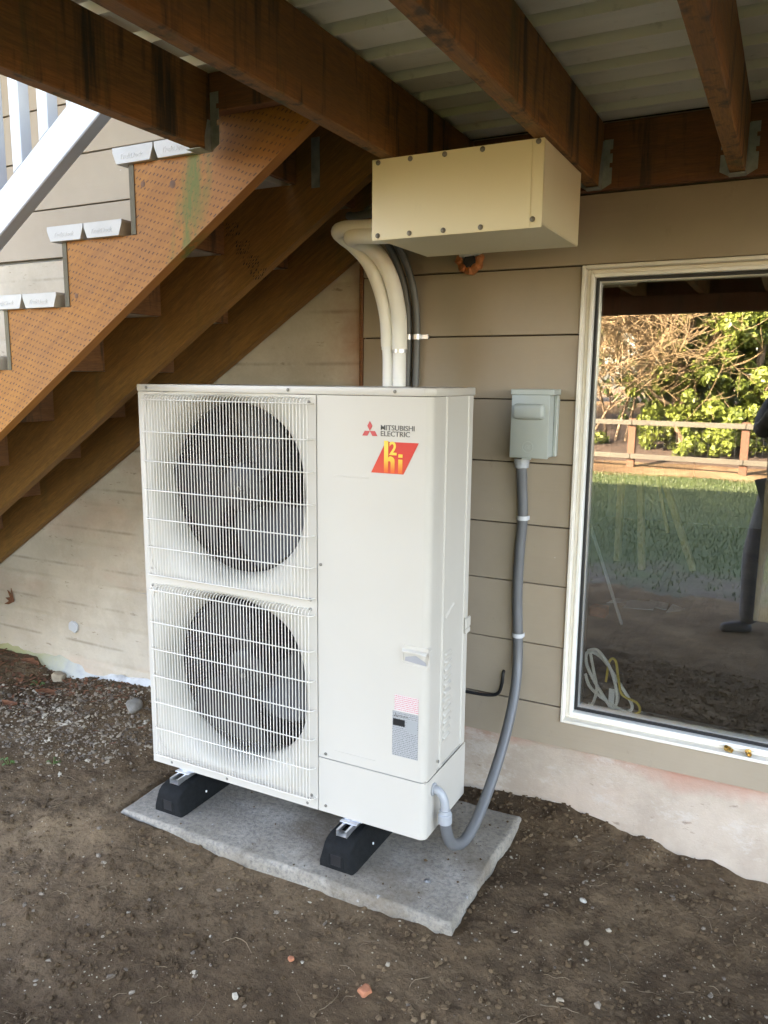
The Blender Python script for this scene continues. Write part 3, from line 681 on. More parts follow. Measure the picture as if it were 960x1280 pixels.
def tread_prism(y0, y1):
    pr = [(0, .0), (.134, .0), (.1395, .008), (.1345, .012), (.128, .0)]
    pr = [(.013, 0), (.139, 0), (.1505, .033), (.1520, .035), (.1520, .0445), (0, .0445), (0, .035), (.0015, .033)]
    return MB().prism([(a, y0, b) for a, b in pr], (0, y1-y0, 0), .001)
nst = 0; x, z = SEAT0X, SEAT0Z; tproto = rproto = cproto = None
while z > .15:
    for k in range(2):
        xx = x-.066+k*.1555
        if tproto is None:
            tproto = tread_prism(-.848, -.03).build('tread_plank', 'tread', st)
            tproto.data.transform(Matrix.Translation(wloc(st))); tproto.location = Vector((xx, 0, z+.0004))-wloc(st)
        else: o = share(tproto, st, (xx, 0, z+.0004))
        if nst < 4:
            text_mesh('TrekDeck', .021, 'seamtext' if False else 'tread', st, (xx+.026, -.8481, z+.012), (1, 0, 0), (0, 0, 1), 'embossed_mark', .0005, .3, 1.0)
    if rproto is None:
        rproto = MB().box(-.018, -.0005, -.8335, -.03, -RISE+.001, -.002, .001).build('riser', 'riser', st)
        rproto.data.transform(Matrix.Translation(wloc(st))); rproto.location = Vector((x, 0, z))-wloc(st)
        cproto = MB().box(-.0185, -.0003, -.8355, -.8337, -RISE+.001, -.002).build('riser_end', 'greywood', st)
        cproto.data.transform(Matrix.Translation(wloc(st))); cproto.location = Vector((x, 0, z))-wloc(st)
    else: share(rproto, st, (x, 0, z)); share(cproto, st, (x, 0, z))
    x -= RUN; z -= RISE; nst += 1
share(rproto, st, (SEAT0X+RUN, 0, SEAT0Z+RISE))
# strap that ties the middle stringer to the header board
MB().box(.570, .600, -.4425, -.4403, 2.055, 2.20, .0005).build('metal_strap', 'galv_old', st)
# knots in the front stringer and ink stamps on the middle one
for kx, kz, kr in ((.368, 2.004, .011), (.26, 2.015, .009), (-.026, 1.721, .008)):
    MB().lathe((kx, -.8331, kz), (0, -1, 0), [(0, .0012), (kr*.5, .0011), (kr, 0.0)], 12).build('knot', 'knot', st, True)
random.seed(11)
for (cx, cz, w_, h_) in ((.262, 1.960, .05, .045), (.303, 1.900, .055, .045), (.333, 1.852, .06, .04), (.361, 1.812, .06, .035)):
    mb = MB()
    for r in range(4):
        u = -w_/2
        while u < w_/2:
            l = random.uniform(.003, .010)
            if random.random() < .75:
                zc = cz-h_/2+r*h_/4; hh = random.uniform(.004, .009); skew = .004
                xx = cx+u
                mb.prism([(xx, -.4405, zc), (xx+l*.6, -.4405, zc+.002), (xx+l*.6+skew, -.4405, zc+hh+.002), (xx+skew, -.4405, zc+hh)], (0, .0008, 0))
            u += l+.002
    mb.build('ink_stamp', 'ink', st)
# white railing on the near side of the stairs
rl = thing('railing', (-.2, -.86, 1.9), None); rl.parent = st; rl.location = Vector((-.2, -.86, 1.9))-wloc(st)
def rz(x): return 1.889+.652*(x+.32)
xs0, xs1 = -2.4, .44
MB().prism([(xs0, -.882, rz(xs0)), (xs1, -.882, rz(xs1)), (xs1, -.882, rz(xs1)+.122), (xs0, -.882, rz(xs0)+.122)], (0, .045, 0), .003).build('bottom_rail', 'white', rl)
MB().prism([(xs0, -.895, rz(xs0)+.88), (xs1, -.895, rz(xs1)+.88), (xs1, -.895, rz(xs1)+.93), (xs0, -.895, rz(xs0)+.93)], (0, .07, 0), .004).build('top_rail', 'white', rl)
for i in range(-20, 6):
    bx = -.073+i*.119
    if bx < xs0+.05 or bx > xs1-.05: continue
    MB().prism([(bx-.021, -.880, rz(bx-.021)+.1225), (bx+.021, -.880, rz(bx+.021)+.1225), (bx+.021, -.880, rz(bx+.021)+.8795), (bx-.021, -.880, rz(bx-.021)+.8795)], (0, .040, 0), .002).build('baluster', 'white', rl)

# ------------------------------------------------------------------ concrete pad
padt = thing('concrete_pad', (.6, -.48, -.05), 'grey weathered concrete slab under the heat pump, sunk in the soil', 'concrete pad')
PX0, PX1, PY0, PY1 = -.022, 1.222, -.775, -.152
bm = bmesh.new(); NX, NY = 90, 46
def padpt(u, v, top):
    e = min(u, 1-u)*(PX1-PX0); f_ = min(v, 1-v)*(PY1-PY0); d = min(e, f_)
    x = PX0+u*(PX1-PX0); y = PY0+v*(PY1-PY0)
    n_ = mnoise.noise(Vector((x*6, y*6, 0)))*.007+mnoise.noise(Vector((x*28, y*28, 3)))*.002
    if e < .01: x += n_*(1 if u < .5 else -1)*1.2
    if f_ < .01: y += n_*(1 if v < .5 else -1)*1.2
    z_ = 0-max(0, .010-d)**1.0*.6-(0.004 if d < .004 else 0)+mnoise.noise(Vector((x*5, y*5, 7)))*.0015+mnoise.noise(Vector((x*40, y*40, 7)))*.0007
    return (x, y, z_)
us = sorted(set([0, .004, .009, .016]+[i/NX for i in range(1, NX)]+[1-.016, 1-.009, 1-.004, 1])); vs_ = sorted(set([0, .008, .018, .03]+[i/NY for i in range(2, NY-1)]+[1-.03, 1-.018, 1-.008, 1]))
G = [[bm.verts.new(padpt(u, v, 1)) for u in us] for v in vs_]
for j in range(len(vs_)-1):
    for i in range(len(us)-1): bm.faces.new((G[j][i], G[j][i+1], G[j+1][i+1], G[j+1][i]))
per = [G[0][i] for i in range(len(us))]+[G[j][-1] for j in range(1, len(vs_))]+[G[-1][i] for i in range(len(us)-2, -1, -1)]+[G[j][0] for j in range(len(vs_)-2, 0, -1)]
prev = per
for zz in (-.02, -.045, -.09):
    cur = [bm.verts.new((v.co.x+mnoise.noise(Vector((v.co.x*20, v.co.y*20, zz*60)))*.004+(.6-v.co.x)*zz*.05, v.co.y+mnoise.noise(Vector((v.co.x*20, v.co.y*20, 5+zz*60)))*.004+(-.46-v.co.y)*zz*.06, zz)) for v in per]
    for i in range(len(per)): bm.faces.new((prev[i], cur[i], cur[(i+1) % len(per)], prev[(i+1) % len(per)]))
    prev = cur
mb = MB(); mb.bm.free(); mb.bm = bm
mb.build('slab', 'pad', padt, True, 60)
MB().lathe((1.085, -.80+.17, .001), (0, 0, 1), [(0, .003), (.006, .003), (.008, .001), (.011, .0)], 16).build('anchor_plug', 'galv', padt, True)

# ------------------------------------------------------------------ rubber feet
UZ0, UZ1 = .12, 1.458
UW, UF, UB = 1.068, -.6212, -.3107
def foot(xc, label):
    t = thing('support_foot', (xc, -.46, 0), label, 'rubber foot', 'rubber feet under the heat pump')
    y0, y1 = -.715, -.175
    mb = MB(); pr = [(-.062, 0), (.062, 0), (.062, .025), (.048, .088), (.040, .094), (-.040, .094), (-.048, .088), (-.062, .025)]
    a = [(xc+p, z_) for p, z_ in pr]
    nn = len(a); rings = []
    for yy, sz, sx in ((y0, .56, .90), (y0+.004, .68, .95), (y0+.012, .80, .98), (y0+.026, .91, 1), (y0+.046, .975, 1), (y0+.07, 1, 1), (y1-.07, 1, 1), (y1-.026, .91, 1), (y1-.004, .68, .95), (y1, .56, .90)):
        rings.append([mb.bm.verts.new((xc+(px-xc)*sx, yy, z_*sz+.001)) for px, z_ in a])
    for A, B in zip(rings, rings[1:]):
        for k in range(nn): mb.bm.faces.new((A[k], A[(k+1) % nn], B[(k+1) % nn], B[k]))
    mb.bm.faces.new(rings[0][::-1]); mb.bm.faces.new(rings[-1])
    mb.build('rubber_block', 'rubber', t, True, 35)
    # flush black block paints the shade inside the channel slot, side pockets
    MB().box(xc-.018, xc+.018, y0-.0006, y0+.03, .014, .050, .0003).build('slot_shade', 'black', t)
    for sx in (-1, 1): MB().prism([(xc+sx*.019, y0-.001, .012), (xc+sx*.030, y0-.001, .012), (xc+sx*.027, y0-.001, .047), (xc+sx*.019, y0-.001, .050)], (0, .012, 0), .001).build('front_ridge', 'rubber', t)
    mb = MB()
    for sx in (-1, 1): mb.box(xc+sx*.0188-(.0022 if sx > 0 else 0), xc+sx*.0188+(0 if sx > 0 else .0022), y0+.035, y1-.035, .0915, .112).box(min(xc+sx*.0188, xc+sx*.011), max(xc+sx*.0188, xc+sx*.011), y0+.035, y1-.035, .1100, .1122)
    mb.box(xc-.0165, xc+.0165, y0+.0352, y1-.035, .0925, .0945)
    mb.build('strut_channel', 'galv', t)
    MB().box(xc-.030, xc+.030, y0+.075, y0+.125, .1125, .1165, .0008).build('square_washer', 'galv', t)
    MB().box(xc-.022, xc+.040, y0+.092, y0+.165, .1172, .1195, .0005).build('mounting_tab', 'galv', t)
    bz = MB(); bz.lathe((xc-.002, y0+.103, .1196), (0, 0, 1), [(0, .009), (.0095, .009), (.0095, .0), (0, 0)], 6)
    bz.lathe((xc-.002, y0+.103, .1168), (0, 0, 1), [(.0135, 0), (.0135, .0024), (0, .0025)], 16).lathe((xc-.002, y0+.103, .128), (0, 0, 1), [(.005, 0), (.005, .014), (.004, .016), (0, .016)], 10)
    bz.build('bolt', 'galv', t)
    MB().lathe((xc+.0585, y0+.13, .035), (1, 0, 0.25), [(.004, 0), (.004, .003), (0, .003)], 8).build('side_plug', 'paper', t)
foot(.145, 'black rubber support foot under the fan end of the heat pump')
foot(.815, 'black rubber support foot under the service panel end of the heat pump')

# ------------------------------------------------------------------ heat pump
hp = thing('heat_pump', (UW/2, (UF+UB)/2, UZ0), 'cream two-fan heat pump outdoor unit standing on black rubber feet', 'heat pump')
DX = .695
RC = .022     # radius of the right corner
def vpath_extrude(path, z0, z1, name, mat, th=.0015, smooth=True):
    """upright sheet following an x,y path"""
    mb = MB(); A = [mb.bm.verts.new((x, y, z0)) for x, y in path]; B = [mb.bm.verts.new((x, y, z1)) for x, y in path]
    for i in range(len(path)-1): mb.bm.faces.new((A[i], A[i+1], B[i+1], B[i]))
    mb.bm.normal_update(); bmesh.ops.solidify(mb.bm, geom=mb.bm.faces[:], thickness=th)
    return mb.build(name, mat, hp, smooth, 30)
arc = [(UW-RC+RC*math.sin(t), UF+RC-RC*math.cos(t)) for t in np.linspace(0, math.pi/2, 9)]
SVZ = .302
BZ = 1.434
# service panel with its rounded corner: wraps a little onto the side
vpath_extrude([(DX+.002, UF+.02), (DX+.002, UF+.0012), (DX+.0035, UF)]+arc+[(UW, UF+.060)], SVZ+.0025, BZ-.0005, 'service_panel', 'cream')
vpath_extrude([(DX+.002, UF+.02), (DX+.002, UF+.0002), (DX+.0035, UF-.0010)]+[(x+.001, y-.001) for x, y in arc]+[(UW+.001, UB+.004)], UZ0, SVZ, 'lower_service_panel', 'cream')
# pressed edges on the lower panel (a flange line)
# side panel with pressed ribs
side = [(UW-.001, UF+.0625)]
def rib(y0, wd, h): return [(UW-.001, y0), (UW-.001+h, y0+.003), (UW-.001+h, y0+wd-.003), (UW-.001, y0+wd)]
side += rib(UF+.080, .030, -.004)+[(UW-.001, UF+.118)]
vpath_extrude(side, SVZ+.0025, BZ-.0005, 'side_panel', 'cream')
side2 = [(UW-.0025, UF+.119), (UW-.0025, UF+.128), (UW-.0058, UF+.131), (UW-.0058, UB-.03), (UW-.0025, UB-.027), (UW-.0012, UB)]
vpath_extrude(side2, SVZ+.0025, BZ-.0005, 'side_panel', 'cream')
# inner cabinet: back, left side, floor (dark inside)
MB().box(.0, .0018, UF+.004, UB, UZ0+.0005, BZ-.0005).build('left_side_panel', 'cream', hp)
MB().box(.002, UW-.008, UB-.022, UB-.012, UZ0+.02, BZ-.002).build('back_panel', 'dark', hp)
MB().box(DX-.012, DX-.008, UF+.03, UB-.025, UZ0+.02, BZ-.002).build('partition', 'dark', hp)
MB().box(.002, UW-.012, UF+.006, UB-.003, UZ0+.004, UZ0+.02).build('base_pan', 'cream', hp)
MB().box(DX-.004, DX+.006, UF+.004, UF+.012, UZ0+.002, BZ).box(DX+.002, UW-.004, UF+.005, UF+.012, SVZ-.004, SVZ+.006).box(UW-.010, UW-.0045, UF+.02, UB-.006, SVZ-.004, SVZ+.006).box(UW-.012, UW-.006, UF+.055, UF+.070, SVZ, BZ-.002).box(UW-.012, UW-.0065, UF+.112, UF+.126, SVZ, BZ-.002).build('gasket', 'seam', hp)
# top cover with chamfered front corner
def cover(z0, z1, o, bev):
    c = .026
    pts = [(-o, UF-o), (UW+o-c, UF-o), (UW+o, UF-o+c*.9), (UW+o, UB+o), (-o, UB+o)]
    return MB().prism([(x, y, z0) for x, y in pts], (0, 0, z1-z0), bev, 2)
cover(BZ+.0006, UZ1, .004, .0035).build('top_cover', 'cream', hp, True, 30)
# fan panel: front sheet with two shaped openings
FCX = .345; FC = [1.122, .478]; HSX, HSZ = .322, .312
def loop_sq(cx, cz, hx, hz, rr, n):
    out = []
    for k in range(n):
        t = 2*math.pi*k/n; c_, s_ = math.cos(t), math.sin(t)
        m = 1/max(abs(c_)/hx, abs(s_)/hz); p = Vector((c_*m, s_*m))
        e = 9; m2 = 1/((abs(c_)/hx)**e+(abs(s_)/hz)**e)**(1/e)
        out.append((cx+c_*m2, cz+s_*m2))
    return out
NP = 96
fp = MB()
FLx0, FLx1, FLz0, FLz1 = .0, DX+.0005, UZ0, BZ-.0005
mids = [FLz1, .7985, FLz0]
for ci, cz in enumerate(FC):
    z1_, z0_ = mids[ci], mids[ci+1]
    inner = loop_sq(FCX, cz, HSX, HSZ, .03, NP)
    outer = []
    for x, z_ in inner:
        dx, dz = x-FCX, z_-cz
        k = min(((FLx1-FCX) if dx > 0 else (FCX-FLx0))/max(abs(dx), 1e-9), ((z1_-cz) if dz > 0 else (cz-z0_))/max(abs(dz), 1e-9))
        outer.append((FCX+dx*k, cz+dz*k))
    for crn in ((FLx0, z0_), (FLx1, z0_), (FLx1, z1_), (FLx0, z1_)):
        i = min(range(NP), key=lambda q: (outer[q][0]-crn[0])**2+(outer[q][1]-crn[1])**2); outer[i] = crn
    A = [fp.bm.verts.new((x, UF, z_)) for x, z_ in inner]; B = [fp.bm.verts.new((x, UF, z_)) for x, z_ in outer]
    for k in range(NP): fp.bm.faces.new((A[k], A[(k+1) % NP], B[(k+1) % NP], B[k]))
fp.bm.normal_update(); bmesh.ops.solidify(fp.bm, geom=fp.bm.faces[:], thickness=.0015)
fp.build('fan_panel', 'cream', hp)
# bell mouths
RF_ = .284; DEP = .085
for ci, cz in enumerate(FC):
    mb = MB(); rings = []
    for s_ in np.linspace(0, 1, 14):
        sm = 1-(1-s_)**2.0
        ring_ = []
        sq = loop_sq(FCX, cz, HSX+.001, HSZ+.001, .03, NP)
        for k in range(NP):
            t = 2*math.pi*k/NP; c_ = (FCX+RF_*math.cos(t), cz+RF_*math.sin(t))
            ease = math.sin(s_*math.pi/2)
            ring_.append(mb.bm.verts.new((sq[k][0]*(1-ease)+c_[0]*ease, UF+.0008+DEP*(1-math.cos(s_*math.pi/2)), sq[k][1]*(1-ease)+c_[1]*ease)))
        rings.append(ring_)
    for A, B in zip(rings, rings[1:]):
        for k in range(NP): mb.bm.faces.new((A[k], A[(k+1) % NP], B[(k+1) % NP], B[k]))
    mb.build('bell_mouth', 'shroud', hp, True, 80)
    # dark throat behind the ring
    mb = MB(); mb.lathe((FCX, UF+DEP+.0006, cz), (0, 1, 0), [(RF_-.0005, 0), (RF_-.0005, .018), (RF_+.004, .024)], 64); mb.build('throat_ring', 'shroud', hp, True)
    # coil at the back
    cl = MB()
    for k in range(46):
        zz = cz-.30+k*.0131; cl.box(.01, DX-.02, UB-.040, UB-.030, zz, zz+.0045)
    for k in range(14): cl.box(.03+k*.045, .036+k*.045, UB-.045, UB-.041, cz-.30, cz+.30)
    for k in range(46):
        zz = cz-.30+k*.0131; cl.box(.012, .022, UF+.115, UB-.042, zz, zz+.0045)
    cl.box(.0035, .0115, UF+.112, UB-.024, cz-.31, cz+.31)
    cl.build('coil', 'coil', hp)
    # motor bracket and fan at rest
    mb = MB(); mb.box(FCX-.05, FCX-.035, UF+.20, UF+.215, cz-.30, cz+.30).box(FCX+.035, FCX+.05, UF+.20, UF+.215, cz-.30, cz+.30); mb.cyl((FCX, UF+.17, cz), (0, 1, 0), .055, .07, 24); mb.build('motor_bracket', 'fan', hp)
    f = thing('fan', (FCX, UF+.12, cz), None); f.parent = hp; f.location = Vector((FCX, UF+.12, cz))-wloc(hp)
    MB().lathe((FCX, UF+.085, cz), (0, 1, 0), [(0, 0), (.07, .002), (.082, .012), (.085, .07), (.0, .07)], 40).build('hub', 'fan', f, True)
    MB().lathe((FCX, UF+.070, cz), (0, 1, 0), [(0, 0), (.004, 0), (.004, .006), (.009, .006), (.009, .015), (0, .0155)], 6).build('hub_nut', 'screw', f)
    for b in range(3):
        mb = MB(); a0 = b*2*math.pi/3+(.35 if ci == 0 else 1.2); NR, NA = 10, 14; g = []
        for i in range(NR):
            r = .08+(.272-.08)*i/(NR-1); row = []
            for j in range(NA):
                q = j/(NA-1); span = 1.28-.12*i/(NR-1); t = a0+q*span+.5*(i/(NR-1))**1.5
                yy = UF+.085+.075*q+.012*math.sin(q*math.pi)-.010*(i/(NR-1))
                row.append(mb.bm.verts.new((FCX+r*math.cos(t), yy, cz+r*math.sin(t))))
            g.append(row)
        for i in range(NR-1):
            for j in range(NA-1): mb.bm.faces.new((g[i][j], g[i][j+1], g[i+1][j+1], g[i+1][j]))
        mb.bm.normal_update(); bmesh.ops.solidify(mb.bm, geom=mb.bm.faces[:], thickness=.004)
        mb.build('blade', 'fan', f, True)
# wire guards
def guard(z0, z1, rows, name='fan_grille'):
    mb = MB(); x0, x1 = .036, .676; nv = 53; yf = UF-.020
    for i in range(nv):
        x = x0+(x1-x0)*i/(nv-1)
        mb.tube([(x, UF+.001, z1+.001), (x, UF-.012, z1-.001), (x, yf, z1-.010), (x, yf, z0+.008), (x, UF-.014, z0+.001), (x, UF+.001, z0)], .00145, 5)
    xs = list(np.linspace(x0-.006, x1+.010, 3))
    for zz in rows:
        mb.tube([(x0-.010, UF+.001, zz), (x0-.007, yf+.002, zz), (x0, yf-.0022, zz), (x1, yf-.0022, zz), (x1+.007, yf+.004, zz), (x1+.012, UF+.001, zz)], .0019, 6)
    return mb.build(name, 'wire', hp, True)
guard(.812, 1.424, [.818, .915, 1.012, 1.109, 1.206, 1.303, 1.408], 'fan_grille')
guard(.152, .782, [.160, .262, .359, .456, .553, .650, .764], 'fan_grille')
# screws
scr = MB(); scr.lathe((0, 0, 0), (0, -1, 0), [(.0052, 0), (.0052, .0012), (.004, .0022), (0, .0026)], 14); scr = scr.build('screw', 'screw', hp, True, local=True)
first = True
for x, z_, yo in ((.04, 1.447, -.0045), (.60, 1.447, -.0045), (.955, 1.447, -.0045), (.672, 1.412, -.002), (.672, .812, -.002), (.030, .835, -.0005), (.030, .775, -.0005), (.672, .782, -.002), (.664, .150, -.002), (.655, .133, -.0005),
                  (.709, .927, -.0005), (.724, .318, -.0005), (.724, .142, -.0015), (.085, .133, -.0005), (.33, .133, -.0005), (.672, .165, -.002)):
    p = Vector((x, UF+yo, z_))
    if first: scr.location = p-wloc(hp); first = False
    else: share(scr, hp, p)
o = share(scr, hp, (UW+.0012, UF+.09, .335)); o.rotation_euler = (0, 0, rad(90))
hole = MB().lathe((0, 0, 0), (0, -1, 0), [(.0032, 0), (.003, .0006), (0, .0006)], 10).build('punched_hole', 'black', hp, local=True); first = True
for x, z_ in ((.014, 1.36), (.686, 1.405), (.686, 1.365), (.688, 1.14), (.686, .855), (.685, .795), (.685, .77), (.685, .52), (.014, .76), (.014, .2), (.02, 1.418), (.02, .82), (.685, .66), (.686, .24), (.686, .215), (.03, .165), (.685, .19)):
    p = Vector((x, UF-.0003, z_))
    if first: hole.location = p-wloc(hp); first = False
    else: share(hole, hp, p)
# front handle scoop at the corner
mb = MB(); hx0, hx1, hz0, hz1 = .985, 1.0735, .660, .722
pts = [(hx0, hz0+.012), (hx0+.008, hz0+.003), (hx1-.012, hz0-.001), (hx1, hz0+.010), (hx1, hz1-.008), (hx1-.008, hz1), (hx0+.006, hz1), (hx0, hz1-.006)]
hd = thing('handle', (1.03, UF, .69), None); hd.parent = hp; hd.location = Vector((1.03, UF, .69))-wloc(hp)
ho = [mb.bm.verts.new((x, UF-.004 if x < 1.06 else UF-.002, z_)) for x, z_ in pts]; hi_ = []
bk = [mb.bm.verts.new((x, UF+.002 if x < 1.06 else UF+.02, z_)) for x, z_ in pts]
cx_, cz_ = (hx0+hx1)/2, (hz0+hz1)/2
for x, z_ in pts: hi_.append(mb.bm.verts.new((cx_+(x-cx_)*.90, UF-.004 if x < 1.06 else UF-.001, cz_-.004+(z_-cz_)*.70)))
for k in range(8):
    mb.bm.faces.new((ho[k], ho[(k+1) % 8], hi_[(k+1) % 8], hi_[k])); mb.bm.faces.new((bk[k], bk[(k+1) % 8], ho[(k+1) % 8], ho[k]))
low = [mb.bm.verts.new((v.co.x, v.co.y+.0035+(.0) , v.co.z)) for v in hi_]
for k in range(8): mb.bm.faces.new((hi_[k], hi_[(k+1) % 8], low[(k+1) % 8], low[k]))
mb.bm.faces.new(low)
mb.build('scoop_frame', 'cream', hd, True, 30)
MB().prism([(hx0+.010, UF-.0012, hz0+.014), (hx1-.010, UF-.0012, hz0+.008), (hx1-.012, UF-.0015, hz0+.018), (cx_+.002, UF-.0028, hz0+.034), (hx0+.012, UF-.0015, hz0+.026)], (0, .0006, 0)).build('recess_shade', plain('recess_shade_grey', (0.33, 0.33, 0.34), 0.5), hd)  # flat grey patch paints the shade inside the handle scoop
MB().prism([(hx0+.004, UF-.004, hz1-.016), (hx1-.006, UF-.004, hz1-.018), (hx1-.006, UF-.015, hz1-.024), (cx_, UF-.013, hz1-.020), (hx0+.006, UF-.012, hz1-.022)], (0, 0, .006), .001).build('grip_lip', 'cream', hd)
# little hook handles at the rear right and the left edge
MB().box(UW-.001, UW+.006, UB-.03, UB+.012, .70, .735, .003).box(UW-.001, UW+.008, UB-.03, UB+.006, .683, .701, .003).build('side_handle', 'cream', hp)
MB().box(-.014, .0, UF+.03, UF+.09, .775, .79, .003).box(-.014, -.008, UF+.03, UF+.09, .735, .776, .002).box(-.014, .0, UF+.03, UF+.09, .722, .736, .003).build('side_handle', 'cream', hp)
# side louvres
lv = MB().prism([(0, 0, 0), (.006, 0, -.008), (0, 0, -.020)], (0, .05, .0), .0006).build('louvre', 'cream', hp, True, local=True)
for i in range(12):
    p = Vector((UW-.0058, UF+.135, .665-i*.0245))
    if i == 0: lv.location = p-wloc(hp)
    else: share(lv, hp, p)
MB().prism([(UW-.0055, UF+.133, .775), (UW-.0025, UF+.133, .770), (UW-.0025, UF+.20, .800), (UW-.0055, UF+.20, .805)], (0, 0, .004)).build('pressed_line', 'cream', hp)
# pressed line under the emblem
MB().box(.755, .872, UF-.0012, UF+.001, 1.198, 1.2022, .0008).build('pressed_line', 'cream', hp)
MB().box(.758, .90, UF-.0012, UF+.001, .335, .3375, .0006).build('pressed_line', 'cream', hp)
MB().box(.66-.06, .69-.006, UF-.0012, UF-.0002, .1265, .1305).build('model_strip', 'gtext', hp)
# emblem, lettering, stickers
em = thing('emblem', (.875, UF, 1.34), None); em.parent = hp; em.location = Vector((.875, UF, 1.34))-wloc(hp)
ce = Vector((.875, 0, 1.3355)); a_ = .0163
def dia(ang):
    d1 = Vector((math.cos(rad(ang-30)), 0, math.sin(rad(ang-30)))); d2 = Vector((math.cos(rad(ang+30)), 0, math.sin(rad(ang+30))))
    q = [ce, ce+d1*a_, ce+(d1+d2)*a_, ce+d2*a_]
    return [(p.x*1.0, UF-.0012, p.z) for p in q]
for ang in (90, 210, 330): MB().prism(dia(ang), (0, .0008, 0)).build('diamond', 'red', em)
text_mesh('MITSUBISHI', .0205, 'gtext', hp, (.9085, UF-.0005, 1.3395), (1, 0, 0), (0, 0, 1), sx=1.04, bold=.0001)
text_mesh('ELECTRIC', .0205, 'gtext', hp, (.9085, UF-.0005, 1.3225), (1, 0, 0), (0, 0, 1), sx=1.04, bold=.0001)
stk = thing('red_badge', (.955, UF, 1.26), None); stk.parent = hp; stk.location = Vector((.955, UF, 1.26))-wloc(hp)
def badge_mat(yel):
    t = NT('badge_yellow' if yel else 'badge_red', .4); zc = t.sep(t.tc.outputs['Object'])[2]
    k = t.math('DIVIDE', t.math('ADD', zc, .045), .09)
    if yel: t.color(t.ramp(k, [(0.12, (0.70, 0.12, 0.02)), (0.45, (0.74, 0.42, 0.04)), (0.75, (0.75, 0.52, 0.07))]))
    else: t.color(t.ramp(k, [(0.0, (0.60, 0.060, 0.026)), (0.6, (0.55, 0.030, 0.020))]))
    return t.m
BR, BY = badge_mat(False), badge_mat(True)
MB().prism([(.880, UF-.0012, 1.2175), (.9825, UF-.0012, 1.2175), (1.0285, UF-.0012, 1.307), (.926, UF-.0012, 1.307)], (0, .0008, 0)).build('badge_plate', BR, stk)
# the h, i and raised 2 are drawn as plain strokes
mb = MB(); yq = UF-.0020
def rect(x0, x1, z0, z1): mb.prism([(x0, yq, z0), (x1, yq, z0), (x1, yq, z1), (x0, yq, z1)], (0, .0007, 0))
rect(.9215, .9345, 1.2195, 1.310)
pts = [(.9345, 1.262)]+[(.9395+.0155*math.cos(t), 1.2545+.0125*math.sin(t)) for t in np.linspace(math.pi*.5, 0, 7)]+[(.955, 1.2195), (.9425, 1.2195)]+[(.9385+.004*math.cos(t), 1.248+.005*math.sin(t)) for t in np.linspace(0, math.pi*.6, 5)]+[(.9345, 1.252)]
mb.prism([(x, yq, z_) for x, z_ in pts], (0, .0007, 0))
rect(.9665, .9795, 1.2195, 1.259); rect(.9665, .9795, 1.2645, 1.2735)
mb.build('badge_strokes', BY, stk)
text_mesh('2', .052, BY, stk, (.9375, UF-.0016, 1.2715), (1, 0, 0), (0, 0, 1), 'badge_numeral', .0004, 0, .92, .0012)
def print_mat(name, paper, ink, rows, dens, dark_block=None):
    t = NT(name, .5); v = t.obj(rnd=False); s_ = t.sep(v)
    row = t.math('MULTIPLY', s_[2], rows); fr = t.math('FRACT', row)
    cv = t.n('ShaderNodeCombineXYZ'); t.t.links.new(t.math('MULTIPLY', s_[0], 420), cv.inputs[0]); t.t.links.new(t.math('FLOOR', row), cv.inputs[1])
    wn = t.n('ShaderNodeTexNoise'); wn.inputs['Scale'].default_value = 1.0; wn.inputs['Detail'].default_value = 3; t.t.links.new(cv.outputs[0], wn.inputs['Vector'])
    ink_ = t.math('MULTIPLY', t.math('GREATER_THAN', wn.outputs[0], dens), t.math('LESS_THAN', t.math('ABSOLUTE', t.math('SUBTRACT', fr, .5)), .26))
    t.color(t.mix(t.math('MULTIPLY', ink_, .75), paper, ink)); return t.m
wl = thing('warning_label', (1.0, UF, .54), None); wl.parent = hp; wl.location = Vector((1.0, UF, .54))-wloc(hp)
MB().box(.963, 1.041, UF-.0011, UF-.0002, .5150, .5650).build('label_sheet', print_mat('pink_print', (.56, .525, .505), (.55, .10, .13), 170, .47), wl)
npz = thing('rating_plate', (1.0, UF, .43), None); npz.parent = hp; npz.location = Vector((1.0, UF, .43))-wloc(hp)
MB().box(.957, 1.041, UF-.0012, UF-.0003, .3720, .5125).build('plate_sheet', print_mat('grey_print_plate', (.34, .345, .345), (.06, .065, .07), 175, .50), npz)
MB().box(.959, .998, UF-.0016, UF-.0013, .4680, .4890, .0002).build('dark_field', 'black', npz)
MB().box(1.004, 1.038, UF-.0015, UF-.0013, .455, .492).build('pale_field', plain('pale_field', (.30, .31, .31), .5), npz)
# small three-diamond mark on the plate
ce = Vector((.968, 0, .4995)); a_ = .0045
for ang in (90, 210, 330): MB().prism(dia(ang), (0, -.0004, 0)).build('plate_mark', 'gtext', npz)
text_mesh('MITSUBISHI', .007, 'gtext', npz, (.974, UF-.0014, .4975), (1, 0, 0), (0, 0, 1), 'plate_lettering', .0002)

